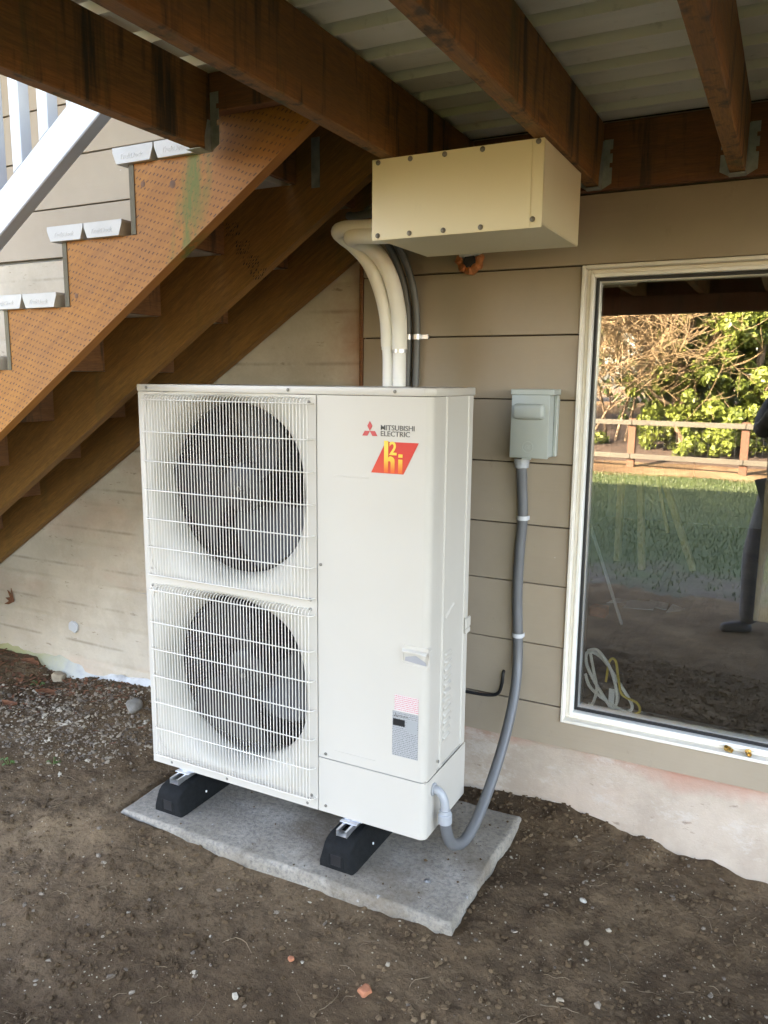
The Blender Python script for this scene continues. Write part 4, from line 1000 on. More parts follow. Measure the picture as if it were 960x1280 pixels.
# ------------------------------------------------------------------ pipe cover box under the deck
pb_ = thing('pipe_cover_box', (1.12, -.45, 1.858), 'cream sheet metal pipe cover box hung under the deck joists', 'cover box')
BX0, BX1, BY0, BY1, BZ0, BZ1 = .885, 1.353, -.632, -.268, 1.858, 2.0555
th = .002
MB().box(BX0, BX1-.001, BY0+.0015, BY1, BZ0-.0005, BZ0+th).build('bottom_plate', 'cream_box', pb_)
MB().box(BX1-th, BX1, BY0+.003, BY1, BZ0+.0025, BZ1-.001).build('side_plate', 'cream_box', pb_)
MB().box(BX0+.001, BX0+th, BY0+.003, BY1, BZ0+.115, BZ1-.001).build('side_plate', 'cream_box', pb_)
MB().box(BX0, BX1, BY0-.0012, BY0, BZ0-.008, BZ1).box(BX0, BX1-.03, BY0-.0030, BY0-.0014, BZ0-.006, BZ1-.001).build('front_cover', 'cream_box', pb_)
s2 = None
for x, z_ in ((.903, BZ1-.009), (.997, BZ1-.009), (1.094, BZ1-.009), (1.196, BZ1-.009), (1.338, BZ1-.007), (.903, BZ0+.003), (.997, BZ0+.003), (1.094, BZ0+.003), (1.196, BZ0+.003), (1.330, BZ0+.012)):
    p = Vector((x, BY0-.0032 if x < 1.32 else BY0-.0014, z_))
    if s2 is None:
        s2 = MB().lathe((0, 0, 0), (0, -1, 0), [(.0068, 0), (.0068, .0014), (.005, .003), (0, .0034)], 14).build('screw', 'screw', pb_, True, local=True); s2.location = p-wloc(pb_)
    else: share(s2, pb_, p)
# expanding foam round the hole behind the box
ft = thing('spray_foam', (.93, -.03, 1.87), 'orange expanding foam lump sealing a wall hole under the cover box', 'foam')
mb = MB(); P = []
for k in range(15):
    t = math.pi*(1.0+k/14); P.append((.935+.038*math.cos(t), -.035-.012*math.sin(k*2.1), 1.885+.045*math.sin(t)*1.0))
mb.tube(P, .012, 10, True, [.010+.005*random.random() for _ in P]); mb.build('foam_bead', 'orange_foam', ft, True)
MB().cyl((.935, -.040, 1.872), (0, 1, 0), .022, .03, 16).build('pipe_stub', 'black', ft, True)
MB().prism([(.90, -.045, 1.885), (.97, -.045, 1.89), (.975, -.045, 1.902), (.90, -.045, 1.902)], (0, .03, 0)).build('torn_wrap', 'paper', ft)

# ------------------------------------------------------------------ pipes to the cover box
def pipe(name, path, r, mat, label, cat, grp, lower=None):
    P = smoothpath(path, 10); t = thing(name, P[0], label, cat, grp)
    MB().tube(P, r, 16).build('insulation', mat, t, True, 60)
    if lower:
        Q = smoothpath(lower[0], 6); MB().tube(Q, lower[1], 16).build('pipe_cover', lower[2], t, True, 60)
        MB().lathe(Q[-1]+Vector((0, 0, -.012)), (0, 0, 1), [(lower[1]-.001, 0), (lower[1]+.0012, .001), (lower[1]+.0012, .014), (lower[1]-.001, .015)], 20).build('collar', lower[3], t, True)
    return t
pipe('insulated_pipe', [(.757, -.285, 1.585), (.752, -.29, 1.68), (.736, -.31, 1.77), (.712, -.34, 1.842), (.678, -.37, 1.888), (.657, -.40, 1.910), (.660, -.435, 1.922), (.70, -.46, 1.925), (.78, -.475, 1.920), (.93, -.475, 1.915)], .0215, 'foam', 'insulated refrigerant pipe, left one of the white pair', 'pipe', 'refrigerant pipes',
     ([(.760, -.285, 1.28), (.760, -.285, 1.52), (.757, -.285, 1.585)], .0185, 'foam_w', 'foam_w'))
pipe('insulated_pipe', [(.800, -.285, 1.575), (.797, -.288, 1.68), (.782, -.305, 1.78), (.757, -.335, 1.85), (.730, -.37, 1.884), (.708, -.41, 1.898), (.714, -.445, 1.898), (.74, -.47, 1.900), (.82, -.48, 1.893), (.93, -.48, 1.890)], .0245, 'foam', 'insulated refrigerant pipe, thicker right one of the white pair', 'pipe', 'refrigerant pipes',
     ([(.800, -.285, 1.28), (.800, -.285, 1.52), (.800, -.285, 1.575)], .0215, 'foam_w', 'galv'))
for i, (dx, lb) in enumerate(((0, 'dark grey flexible conduit behind the heat pump, nearer the white pipes'), (.032, 'dark grey flexible conduit behind the heat pump, farther from the white pipes'))):
    pts = [(.712+dx, -.04, 1.30), (.712+dx, -.04, 1.45), (.714+dx, -.04, 1.60), (.712+dx, -.045, 1.72), (.700+dx, -.07, 1.83), (.672+dx, -.12, 1.93), (.63+dx, -.17, 1.99), (.60+dx*2, -.25, 2.005-.03*i), (.66+dx, -.33, 1.985), (.80, -.37, 1.985+.03*i), (.93, -.38, 1.985+.03*i)]
    t = thing('flexible_conduit', pts[0], lb, 'conduit', 'dark flexible conduits')
    corrugated(pts, .0125, n=10, amp=.05).build('hose', 'pvc_dark', t, True, 80)
    mb = MB(); mb.lathe((.7135+dx, -.04, 1.618), (0, 0, 1), [(.0135, 0), (.0145, .001), (.0145, .018), (.0135, .019)], 18)
    if i: mb.box(.755, .785, -.030, -.0165, 1.620, 1.636, .001)
    else: mb.box(.69, .701, -.030, -.0165, 1.620, 1.636, .001)
    mb.build('conduit_strap', 'galv', t, True, 40)

# ------------------------------------------------------------------ disconnect box, conduit, cable
db = thing('disconnect_box', (1.185, -.06, 1.225), 'grey metal electrical disconnect box mounted on the siding', 'electrical box')
dx0, dx1, dy, dz0, dz1 = 1.118, 1.247, -.105, 1.230, 1.4525
MB().box(dx0+.006, dx1-.002, dy+.012, -.0148, dz0+.003, dz1-.004, .002).build('back_box', 'box_grey', db)
MB().prism([(dx0+.001, dy, dz0), (dx1-.001, dy, dz0), (dx1+.001, dy, dz1-.018), (dx0+.003, dy, dz1-.018)], (0, .012, 0), .0025, 2).build('cover', 'box_grey', db, True, 30)
MB().box(dx0, dx1+.014, dy-.003, -.0148, dz1-.0175, dz1, .002).build('hood', 'box_grey', db)
MB().box(dx1-.0015, dx1+.010, -.045, -.0149, dz0+.004, dz1-.019, .002).build('side_flange', 'box_grey', db)
MB().box(dx0+.010, dx1-.014, dy-.019, dy+.012, dz1-.096, dz1-.046, .013, 4).build('hand_grip', 'box_grey', db, True, 60)
mb = MB(); ring_ = [(dx0+.062+.0175*math.cos(t), dy-.0003, dz0+.036+.0175*math.sin(t)) for t in np.linspace(0, 2*math.pi, 33)]
mb.tube(ring_, .0014, 6, False).build('round_mark', 'box_grey', db, True)
text_mesh('GE', .018, 'box_grey', db, (dx0+.0505, dy-.0003, dz0+.030), (1, 0, 0), (0, 0, 1), 'embossed_letters', .0012, .2, .9)
MB().box(dx0+.045, dx0+.075, dy-.006, dy+.002, dz0-.004, dz0+.0025, .001).build('latch', 'box_grey', db)
cpath = [(1.147, -.055, 1.195), (1.149, -.045, 1.12), (1.152, -.037, 1.02), (1.146, -.037, .90), (1.144, -.037, .75), (1.151, -.037, .605), (1.158, -.05, .50), (1.165, -.10, .40), (1.165, -.19, .28), (1.157, -.30, .165), (1.150, -.40, .095), (1.140, -.48, .065), (1.1235, -.535, .080), (1.1135, -.556, .122), (1.1095, -.562, .165)]
cn = thing('grey_conduit', (1.147, -.055, 1.2), 'grey ribbed flexible conduit hanging from the disconnect box to the heat pump', 'conduit')
corrugated(cpath, .0175, .0042, .022, 14).build('hose', 'pvc_grey', cn, True, 80)
MB().lathe((1.147, -.055, 1.190), (0, 0, 1), [(.018, 0), (.0235, .003), (.0235, .018), (.026, .019), (.026, .033), (.019, .036)], 20).build('box_connector', 'pvc_fit', cn, True, 30)
el = smoothpath([(1.069, -.566, .262), (1.083, -.565, .261), (1.096, -.564, .250), (1.104, -.563, .232), (1.107, -.562, .212), (1.108, -.562, .198)], 5)
MB().tube(el, .0135, 14).build('elbow', 'pvc_fit', cn, True, 60)
MB().lathe((1.1085, -.562, .160), (-.03, 0, 1), [(.0195, 0), (.0215, .002), (.0215, .030), (.018, .033), (.017, .042), (.013, .043)], 20).build('gland_nut', 'pvc_fit', cn, True, 30)
MB().lathe((1.0685, -.566, .262), (1, 0, 0), [(.020, 0), (.020, .005), (.0145, .007)], 20).build('lock_ring', 'pvc_fit', cn, True, 30)
for x, z_ in ((1.152, 1.02), (1.151, .605)):
    mb = MB(); P = [(x+.0185*math.cos(t), -.037-.0185*math.sin(t), z_) for t in np.linspace(0, math.pi, 11)]
    P = [(x+.034, -.0185, z_)]+[(x+.0188, -.0185, z_)]+P+[(x-.0188, -.0185, z_)]+[(x-.026, -.0185, z_)]
    A = [mb.bm.verts.new((p[0], p[1], p[2]-.007)) for p in P]; B = [mb.bm.verts.new((p[0], p[1], p[2]+.007)) for p in P]
    for i in range(len(P)-1): mb.bm.faces.new((A[i], A[i+1], B[i+1], B[i]))
    mb.bm.normal_update(); bmesh.ops.solidify(mb.bm, geom=mb.bm.faces[:], thickness=.002)
    mb.build('pipe_strap', 'white', cn, True, 40)
P = smoothpath([(1.100, -.012, .462), (1.101, -.03, .45), (1.098, -.032, .41), (1.085, -.034, .375), (1.05, -.036, .362), (.98, -.04, .360), (.90, -.05, .365), (.8, -.1, .38)], 8)
bc = thing('black_cable', P[0], 'short black cable coming out of the siding behind the heat pump', 'cable')
MB().tube(P, .0058, 8).build('cord', 'black', bc, True)
MB().lathe((1.1005, -.0145, .462), (0, -1, 0), [(.010, 0), (.010, .004), (.006, .006)], 12).build('grommet', 'pvc_grey', bc, True)

# ------------------------------------------------------------------ stones, chips, weeds, litter on the soil
def rock(name, x, y, sx, sy, sz, mat, label, cat, seed, sink=.35, cuts=0):
    bm_ = bmesh.new(); bmesh.ops.create_icosphere(bm_, subdivisions=3, radius=1)
    for v in bm_.verts:
        p = v.co.copy()
        if cuts: p = Vector([max(-.72, min(.72, c)) for c in p])
        k = 1+.22*mnoise.noise(p*1.3+Vector((seed, 0, 0)))+.08*mnoise.noise(p*4+Vector((0, seed, 0)))
        v.co = Vector((p.x*sx, p.y*sy, p.z*sz))*k
    zg = gz(x, y); mb = MB(); mb.bm.free(); mb.bm = bm_
    bmesh.ops.rotate(bm_, verts=bm_.verts, cent=(0, 0, 0), matrix=Euler((.2*math.sin(seed), .2*math.cos(seed), seed)).to_matrix())
    bmesh.ops.translate(bm_, verts=bm_.verts, vec=(x, y, zg+sz*(1-2*sink)))
    return mb.build(name, mat, None, True, 50, loc=(x, y, zg), label=label, cat=cat)
PIX = {}
def ground_at(px, py):
    d = fw+r2*((px-480)/977.7)-u2*((py-640)/977.7); z_ = -.03
    for _ in range(12):
        t = (z_-CAM.z)/d.z; p = CAM+d*t; z_ = gz(p.x, p.y)
    return p.x, p.y
rock('stone', *ground_at(74, 850), .040, .03, .032, 'stone', 'pale tan blocky stone by the concrete wall at left', 'stone', .3, .3, 1)
rock('stone', *ground_at(168, 884), .045, .035, .028, 'stone_g', 'rounded grey stone just left of the heat pump', 'stone', 2.1, .35)
rock('stone', *ground_at(70, 831), .012, .010, .012, 'pale_stone', 'small white stone chip behind the tan stone', 'stone', 3.3, .3)
rock('brick_chip', *ground_at(456, 1241), .020, .016, .010, 'brick', 'orange brick chip on the soil near the bottom of the photo', 'brick chip', 1.2, .2, 1)
rock('brick_chip', *ground_at(364, 1200), .010, .009, .006, 'brick', 'tiny orange brick chip left of the larger one', 'brick chip', 4.2, .2, 1)
rock('stone', *ground_at(700, 1252), .006, .012, .006, 'stone', 'narrow tan chip on the soil in front of the wall, bottom centre right', 'stone', 5.2, .2, 1)
rock('stone', *ground_at(729, 1127), .011, .008, .006, 'pale_stone', 'small white stone in the middle of the soil below the window', 'stone', 6.2, .2)
rock('stone', *ground_at(733, 1180), .008, .007, .006, 'stone', 'round pale pebble below the small white stone', 'stone', 7.7, .2)
def weed(px, py, size, n, label, seed):
    x, y = ground_at(px, py); z0 = gz(x, y); random.seed(seed)
    t = thing('weed', (x, y, z0), label, 'weed', 'small green weeds')
    for k in range(n):
        a = random.uniform(0, 6.28); h = size*random.uniform(.4, 1); d = Vector((math.cos(a), math.sin(a), 0))*size*random.uniform(.3, .9)
        b = Vector((x, y, z0-.005)); tip = b+d+Vector((0, 0, h)); L = size*random.uniform(.35, .55); e = d.normalized(); s_ = e.cross(Vector((0, 0, 1)))
        nrm = (Vector((0, 0, 1))+e*.4).normalized(); e2 = s_.cross(nrm)*-1
        mb = MB(); q = [tip+(-e2*.5)*L, tip+(-e2*.15+s_*.42)*L-nrm*L*.05, tip+(e2*.25+s_*.38)*L, tip+e2*.6*L-nrm*L*.1, tip+(e2*.25-s_*.38)*L, tip+(-e2*.15-s_*.42)*L-nrm*L*.05]
        c_ = mb.bm.verts.new(tip+nrm*L*.03); vv = [mb.bm.verts.new(p) for p in q]
        for i in range(6): mb.bm.faces.new((c_, vv[i], vv[(i+1) % 6]))
        mb.build('leaf', 'weed', t)
        MB().tube([b, b.lerp(tip, .5)+Vector((0, 0, size*.08)), tip-e2*.3*L], .0012, 4).build('stem', 'weed', t)
weed(112, 838, .05, 8, 'green leafy weed against the concrete wall', 3)
weed(12, 955, .035, 6, 'small green weed at the left edge of the soil', 5)
weed(66, 955, .03, 5, 'small green weed on the gravel left of the heat pump', 8)
weed(48, 858, .04, 6, 'dark green weed among the dead leaves at left', 9)
def deadleaf(px, py, L, rot, label, seed):
    x, y = ground_at(px, py); z0 = gz(x, y)+.008; random.seed(seed); mb = MB(); g = []
    for i in range(7):
        u = i/6; wd = L*.32*math.sin(math.pi*(u*.92+.04))*(1+.25*random.uniform(-1, 1)); c_ = Vector((u-.5, 0, 0))*L; cz = .010*math.sin(u*3+seed)+.006*random.random()
        row = []
        for k, s_ in enumerate((-1, 0, 1)):
            p = Vector((c_.x, s_*wd, cz+abs(s_)*L*.12)); p.rotate(Euler((0, 0, rot))); row.append(mb.bm.verts.new(Vector((x, y, z0))+p))
        g.append(row)
    for A, B in zip(g, g[1:]):
        for k in range(2): mb.bm.faces.new((A[k], A[k+1], B[k+1], B[k]))
    mb.bm.normal_update(); bmesh.ops.solidify(mb.bm, geom=mb.bm.faces[:], thickness=.0008)
    mb.build('dead_leaf', 'leaf_dead', None, True, 60, loc=(x, y, z0), label=label, cat='leaf', group='dead leaves by the wall')
deadleaf(38, 832, .09, .4, 'long brown dead leaf close to the wall base', 1)
deadleaf(58, 868, .09, 1.0, 'brown dead leaf in front of the tan stone', 2)
deadleaf(12, 882, .08, .2, 'brown dead leaf at the left edge of the photo', 3)
deadleaf(80, 838, .06, 2.0, 'curled red-brown dead leaf beside the leafy weed', 4)
# sprig of dried vine stuck to the wall at far left
vn = thing('dried_vine', (-1.50, -.03, .36), 'dried brown vine leaf stuck on the concrete wall at left', 'vine')
for k, (dx_, dz_) in enumerate(((-.05, .012), (-.035, .05), (-.012, .062), (-.06, -.02))):
    MB().prism([(-1.487, -.034, .352), (-1.487+dx_*.55, -.036, .352+dz_*.6+.012), (-1.487+dx_*1.2, -.034, .352+dz_*1.1), (-1.487+dx_*.6, -.036, .352+dz_*.5-.008)], (0, .004, 0)).build('leaflet', 'leaf_dead', vn)

# gravel, clods and root fibres
def scatter(name, n, size_lo, size_hi, region, mat, label, cat, seed, flat=.7, sub=1, dens=None, sink=.3, power=3.0):
    r = np.random.default_rng(seed); bm_ = bmesh.new(); bmesh.ops.create_icosphere(bm_, subdivisions=sub, radius=1)
    bm_.verts.ensure_lookup_table(); bv = np.array([v.co[:] for v in bm_.verts]); bf = np.array([[v.index for v in f.verts] for f in bm_.faces]); bm_.free()
    x = r.uniform(region[0], region[1], n*4); y = r.uniform(region[2], region[3], n*4)
    keep = ~((x > PX0-.004) & (x < PX1+.004) & (y > PY0-.004) & (y < PY1+.004))
    if dens is not None: keep &= r.random(len(x)) < dens(x, y)
    x, y = x[keep][:n], y[keep][:n]; n = len(x)
    s = size_lo+(size_hi-size_lo)*r.random(n)**power
    zg = gheight(x, y)
    V = np.repeat(bv[None], n, 0)*(1+.75*(r.random((n, len(bv), 1))-.5))
    V *= (s[:, None]*np.c_[r.uniform(.7, 1.3, n), r.uniform(.7, 1.3, n), np.full(n, flat)*r.uniform(.6, 1.1, n)])[:, None, :]
    a = r.uniform(0, 6.28, n); c_, s_ = np.cos(a)[:, None], np.sin(a)[:, None]
    Vx = V[:, :, 0]*c_-V[:, :, 1]*s_; Vy = V[:, :, 0]*s_+V[:, :, 1]*c_; V[:, :, 0], V[:, :, 1] = Vx, Vy
    b = r.uniform(-.5, .5, n); c_, s_ = np.cos(b)[:, None], np.sin(b)[:, None]; Vy = V[:, :, 1]*c_-V[:, :, 2]*s_; Vz = V[:, :, 1]*s_+V[:, :, 2]*c_; V[:, :, 1], V[:, :, 2] = Vy, Vz
    V += np.c_[x, y, zg+s*flat*(1-2*sink)][:, None, :]
    F = (bf[None]+(np.arange(n)*len(bv))[:, None, None]).reshape(-1, 3)
    return np_mesh(name, V.reshape(-1, 3), F, mat, None, False, label=label, cat=cat, kind='stuff')
def pebmat():
    t = NT('mixed_pebbles', .85)
    v = t.voro(28, t.obj(rnd=False), out=1)
    hs = t.n('ShaderNodeSeparateColor'); t.t.links.new(v, hs.inputs[0])
    t.color(t.ramp(hs.outputs[0], [(0.0, (.09, .068, .048)), (0.35, (.14, .108, .078)), (0.6, (.19, .15, .108)), (0.85, (.25, .20, .14)), (1.0, (.40, .35, .27))])); t.bump(t.noise(150), .4, .002); return t.m
MAT['pebble'] = pebmat()
MAT['clod'] = dirt_mat()
MAT['grit'] = plain('pale_grit', (.32, .27, .19), .85, var=.5, nscale=90)
near = (-1.9, 2.3, -1.75, .0)
scatter('soil_clods', 22000, .0014, .0095, near, 'clod', 'small brown clods of soil scattered over the ground', 'soil', 3, .75, 1, power=4, dens=lambda x, y: np.clip(.55+vnoise(x*2.1, y*2.1, 77)*1.6, .12, 1))
scatter('gravel', 1500, .0018, .0095, near, 'pebble', 'small mixed pebbles lying in the soil', 'gravel', 4, .7, 1, sink=.45, power=4)
scatter('gravel', 2600, .003, .010, (-1.9, .0, -.75, .0), 'pebble', 'grey gravel spread left of the heat pump', 'gravel', 5, .7, 1, dens=lambda x, y: np.clip(.55-((x+.75)/.75)**2, 0, 1)*np.clip(1.1-np.abs(y+.33)/.42, 0, 1)*1.5, power=2)
scatter('grit', 2600, .0010, .0032, near, 'grit', 'fine pale grit speckled over the soil', 'grit', 6, .8, 0, power=2)
rr_ = np.random.default_rng(31); nq = 900; qx = rr_.uniform(PX0+.02, PX1-.02, nq); qy = PY0+.02+(PY1-PY0-.04)*rr_.random(nq)
edge = np.minimum(np.minimum(qx-PX0, PX1-qx), np.minimum(qy-PY0, PY1-qy)); kp = rr_.random(nq) < np.clip(.75*np.exp(-edge/.05)+.16, 0, 1); qx, qy = qx[kp], qy[kp]; nq = len(qx)
qs = .0012+.0045*rr_.random(nq)**3.5; bq = np.array([(1, 0, 0), (-1, 0, 0), (0, 1, 0), (0, -1, 0), (0, 0, 1), (0, 0, -.6)]); fq = np.array([(0, 2, 4), (2, 1, 4), (1, 3, 4), (3, 0, 4), (2, 0, 5), (1, 2, 5), (3, 1, 5), (0, 3, 5)])
Vq = bq[None]*(qs[:, None]*(.6+.8*rr_.random((nq, 6))))[:, :, None]+np.c_[qx, qy, qs*.5][:, None]
np_mesh('soil_crumbs', Vq.reshape(-1, 3), (fq[None]+(np.arange(nq)*6)[:, None, None]).reshape(-1, 3), 'clod', None, False, label='loose soil crumbs lying on the concrete slab', cat='soil', kind='stuff')
def fibres(name, n, lo, hi, rr, region, mat, label, seed, dens=None):
    r = random.Random(seed); Vs, Fs = [], []; k0 = 0
    for _ in range(n):
        x = r.uniform(region[0], region[1]); y = r.uniform(region[2], region[3])
        if PX0-.01 < x < PX1+.01 and PY0-.01 < y < PY1+.01: continue
        a = r.uniform(0, 6.28); L = r.uniform(lo, hi)*r.random()+lo; m = 7; pts = []; ra = rr*r.uniform(.5, 1.2); lift = r.uniform(-.002, .008)
        for i in range(m):
            pts.append([x, y]); x += math.cos(a)*L/m; y += math.sin(a)*L/m; a += r.uniform(-.55, .55)
        P = np.array(pts)
        if np.any((P[:, 0] > PX0) & (P[:, 0] < PX1) & (P[:, 1] > PY0) & (P[:, 1] < PY1)): continue
        zz = gheight(P[:, 0], P[:, 1]); zz = zz+.0015+lift*np.sin(np.linspace(0, math.pi, m))
        for i in range(m):
            d = P[min(i+1, m-1)]-P[max(i-1, 0)]; d = d/(np.linalg.norm(d)+1e-9); nn = np.array([-d[1], d[0]]); q = ra*(1-.6*i/m)
            for c_, s_ in ((1, 0), (-.5, .87), (-.5, -.87)): Vs.append((P[i][0]+nn[0]*q*s_, P[i][1]+nn[1]*q*s_, zz[i]+q*c_))
        for i in range(m-1):
            for k in range(3): Fs.append((k0+i*3+k, k0+i*3+(k+1) % 3, k0+i*3+3+(k+1) % 3, k0+i*3+3+k))
        k0 += m*3
    return np_mesh(name, Vs, Fs, mat, None, True, label=label, cat='roots', kind='stuff')
fibres('root_fibres', 520, .015, .10, .0012, near, 'root', 'thin dry root fibres strewn over the soil', 3)
fibres('dry_twigs', 34, .06, .13, .0023, near, 'root', 'dry twigs and roots lying on the soil', 12)
# loose bark litter at the left, under the stairs
r_ = random.Random(4); Vs, Fs = [], []
for _ in range(420):
    x = r_.gauss(-1.25, .35); y = -abs(r_.gauss(.06, .16))-.05
    if x < -1.95: continue
    z0 = gz(x, y)+r_.uniform(.001, .010); L = r_.uniform(.008, .03); a = r_.uniform(0, 6.28); tl = r_.uniform(-.4, .4); k = len(Vs)
    for cx, cy in ((-1, -.35), (1, -.3), (.9, .4), (-.8, .3)):
        Vs.append((x+(cx*math.cos(a)-cy*math.sin(a))*L*.6, y+(cx*math.sin(a)+cy*math.cos(a))*L*.6, z0+cx*tl*L*.4+.002*r_.random()))
    Fs.append((k, k+1, k+2, k+3))
np_mesh('leaf_litter', Vs, Fs, 'leaf_dead', None, False, label='broken brown leaf litter under the stairs by the wall', cat='leaf litter', kind='stuff')

# ------------------------------------------------------------------ garden behind the camera, seen in the glass
r_ = np.random.default_rng(8); n = 90000
x = r_.uniform(-6, 6, n); y = -10.3+7.0*r_.random(n)**1.2; ok = r_.random(n) < np.clip((-y-2.9)/2.4, .0, 1); x, y = x[ok], y[ok]; n = len(x)
zg = gbase(x, y)+.02; a = r_.uniform(0, 6.28, n); L = r_.uniform(.02, .045, n); dx, dy = np.cos(a), np.sin(a); bend = r_.uniform(.2, .9, n)
B0 = np.c_[x-dy*.0045, y+dx*.0045, zg]; B1 = np.c_[x+dy*.0045, y-dx*.0045, zg]; T = np.c_[x+dx*L*bend, y+dy*L*bend, zg+L]
np_mesh('grass', np.stack([B0, B1, T], 1).reshape(-1, 3), np.arange(n*3).reshape(-1, 3), 'grass', None, False, label='short green lawn grass mirrored in the window', cat='grass', kind='stuff')
fe = thing('fence', (.5, -11, 0), 'low wooden fence with two rails and wire mesh, mirrored in the window', 'fence')
FY = -11.0
def fy(x): return FY+.12*(x-.5)
for px in [-.42+1.76*i for i in range(-3, 5)]:
    MB().box(px-.06, px+.06, fy(px)-.06, fy(px)+.06, -.3, .86, .006).build('post', 'fencepost', fe)
for zz in (.80, .235):
    for i in range(-3, 4):
        xa, xb = -.42+1.76*i, -.42+1.76*(i+1)
        MB().beam((xa+.004, fy(xa)+.085, zz), (xb-.004, fy(xb)+.085, zz), .035, .085, bev=.004).build('rail', 'fencerail', fe)
mb = MB()
for i in range(0, 110):
    xx = -5.6+i*.1; mb.tube([(xx, fy(xx)+.02, -.05), (xx, fy(xx)+.02, .86)], .0013, 3)
for k in range(9): mb.tube([(-5.6, fy(-5.6)+.02, .0+k*.1), (5.4, fy(5.4)+.02, .0+k*.1)], .0013, 3)
mb.build('wire_mesh', 'fan', fe, kind='stuff')

def branch_tree(name, x, y, H, seed, label, lean=(0, 0), dense=1.0, grp='bare trees behind the fence', mat_twig='twig'):
    r = random.Random(seed); z0 = float(gbase(np.array([x]), np.array([y]))[0]); t = thing(name, (x, y, z0), label, 'tree', grp)
    segs = []
    def grow(p, d, L, rad_, lev):
        m = 4; pts = [p]
        for i in range(m):
            d = (d+Vector((r.gauss(0, .16), r.gauss(0, .16), r.gauss(.03, .10)))).normalized(); p = p+d*L/m; pts.append(p)
        segs.append((pts, rad_, lev))
        if lev >= 4: return
        kids = [0, 5, 6, 6, 5][lev+1] if lev < 3 else int(4*dense+1)
        for k in range(kids):
            q = pts[r.randint(2 if lev == 0 else 1, m)]; ax = Vector((r.gauss(0, 1), r.gauss(0, 1), r.gauss(0.1, .5))).normalized()
            nd = (d*.75+ax*.85).normalized(); grow(q, nd, L*r.uniform(.55, .78), rad_*.52, lev+1)
    for s_ in range(3):
        grow(Vector((x+r.uniform(-.2, .2), y+r.uniform(-.2, .2), z0-.1)), Vector((lean[0]+r.gauss(0, .22), lean[1]+r.gauss(0, .15), 1)).normalized(), H*.5, .026*H/4, 0)
    for nm, sel, mt in (('trunk', lambda l: l <= 1, 'bark'), ('twigs', lambda l: l > 1, mat_twig)):
        Vs, Fs = [], []
        for pts, rd, lev in segs:
            if not sel(lev): continue
            sides = 5 if lev <= 1 else 3; k0 = len(Vs)
            for i, p in enumerate(pts):
                q = max(rd*(1-.55*i/(len(pts)-1)), .0045); dd = (pts[min(i+1, len(pts)-1)]-pts[max(i-1, 0)]).normalized(); e1 = dd.orthogonal().normalized(); e2 = dd.cross(e1)
                for k in range(sides): v = p+(e1*math.cos(6.283*k/sides)+e2*math.sin(6.283*k/sides))*q-Vector((x, y, z0)); Vs.append(v[:])
            for i in range(len(pts)-1):
                for k in range(sides): Fs.append((k0+i*sides+k, k0+i*sides+(k+1) % sides, k0+(i+1)*sides+(k+1) % sides, k0+(i+1)*sides+k))
        np_mesh(nm, Vs, Fs, mt, t, True)
    return t
bt = [(-3.9, -13.0, 4.8, 'bare tan tree behind the fence, farthest left in the reflection'), (-2.7, -13.6, 5.6, 'bare tan tree behind the fence, second from the left in the reflection'), (-1.9, -12.6, 4.8, 'bare tan tree left of the left fence post'), (-1.1, -13.4, 5.4, 'bare tan tree just behind the left fence post'), (-.9, -14.4, 4.2, 'slim bare tree beside the ivy trees'), (1.35, -14.6, 3.8, 'pale bare tree standing among the ivy trees')]
for i, (x, y, H, lb) in enumerate(bt): branch_tree('bare_tree', x, y, H, 20+i, lb, lean=(.25 if i % 2 else -.1, .1))
def leaf_tree(name, x, y, H, Rx, n, seed, label, mat, ls, grp, base=.0):
    r = np.random.default_rng(seed); z0 = float(gbase(np.array([x]), np.array([y]))[0]); t = thing(name, (x, y, z0), label, 'tree', grp)
    rr = random.Random(seed); mb = MB(); P = [Vector((x, y, z0-.1))]
    for i in range(5): P.append(P[-1]+Vector((rr.gauss(0, .1), rr.gauss(0, .1), H/5.5)))
    mb.tube(P, .15, 8, True, [.10, .085, .07, .05, .04, .02])
    for i in range(9):
        a = rr.uniform(0, 6.28); b = P[rr.randint(1, 4)]; mb.tube([b, b+Vector((math.cos(a), math.sin(a), .5))*Rx*.4, b+Vector((math.cos(a), math.sin(a), .8))*Rx*.75], .03, 5, True, [.05, .03, .01])
    mb.build('trunk', 'bark', t, True)
    nc = 300; cc = np.c_[r.normal(0, Rx*.42, nc), r.normal(0, Rx*.42, nc), base+(H-base)*r.random(nc)**.9]
    tap = 1-.45*np.clip((cc[:, 2]-H*.5)/(H*.5), 0, 1); cc[:, :2] *= tap[:, None]; cr = r.uniform(.12, .34, nc)*Rx*.62
    k = r.integers(0, nc, n); d = r.normal(size=(n, 3)); d /= np.linalg.norm(d, axis=1)[:, None]
    c = cc[k]+d*(cr[k]*r.random(n)**.35)[:, None]
    nrm = d+r.normal(0, .55, (n, 3)); nrm /= np.linalg.norm(nrm, axis=1)[:, None]
    e1 = np.cross(nrm, r.normal(size=(n, 3))); e1 /= np.linalg.norm(e1, axis=1)[:, None]; e2 = np.cross(nrm, e1); s = (ls*r.uniform(.6, 1.3, n))[:, None]
    V = np.stack([c-e1*s, c-e2*s*.6+nrm*s*.1, c+e1*s, c+e2*s*.6+nrm*s*.1], 1).reshape(-1, 3)
    np_mesh('crown', V, np.arange(n*4).reshape(-1, 4), mat, t, False); return t
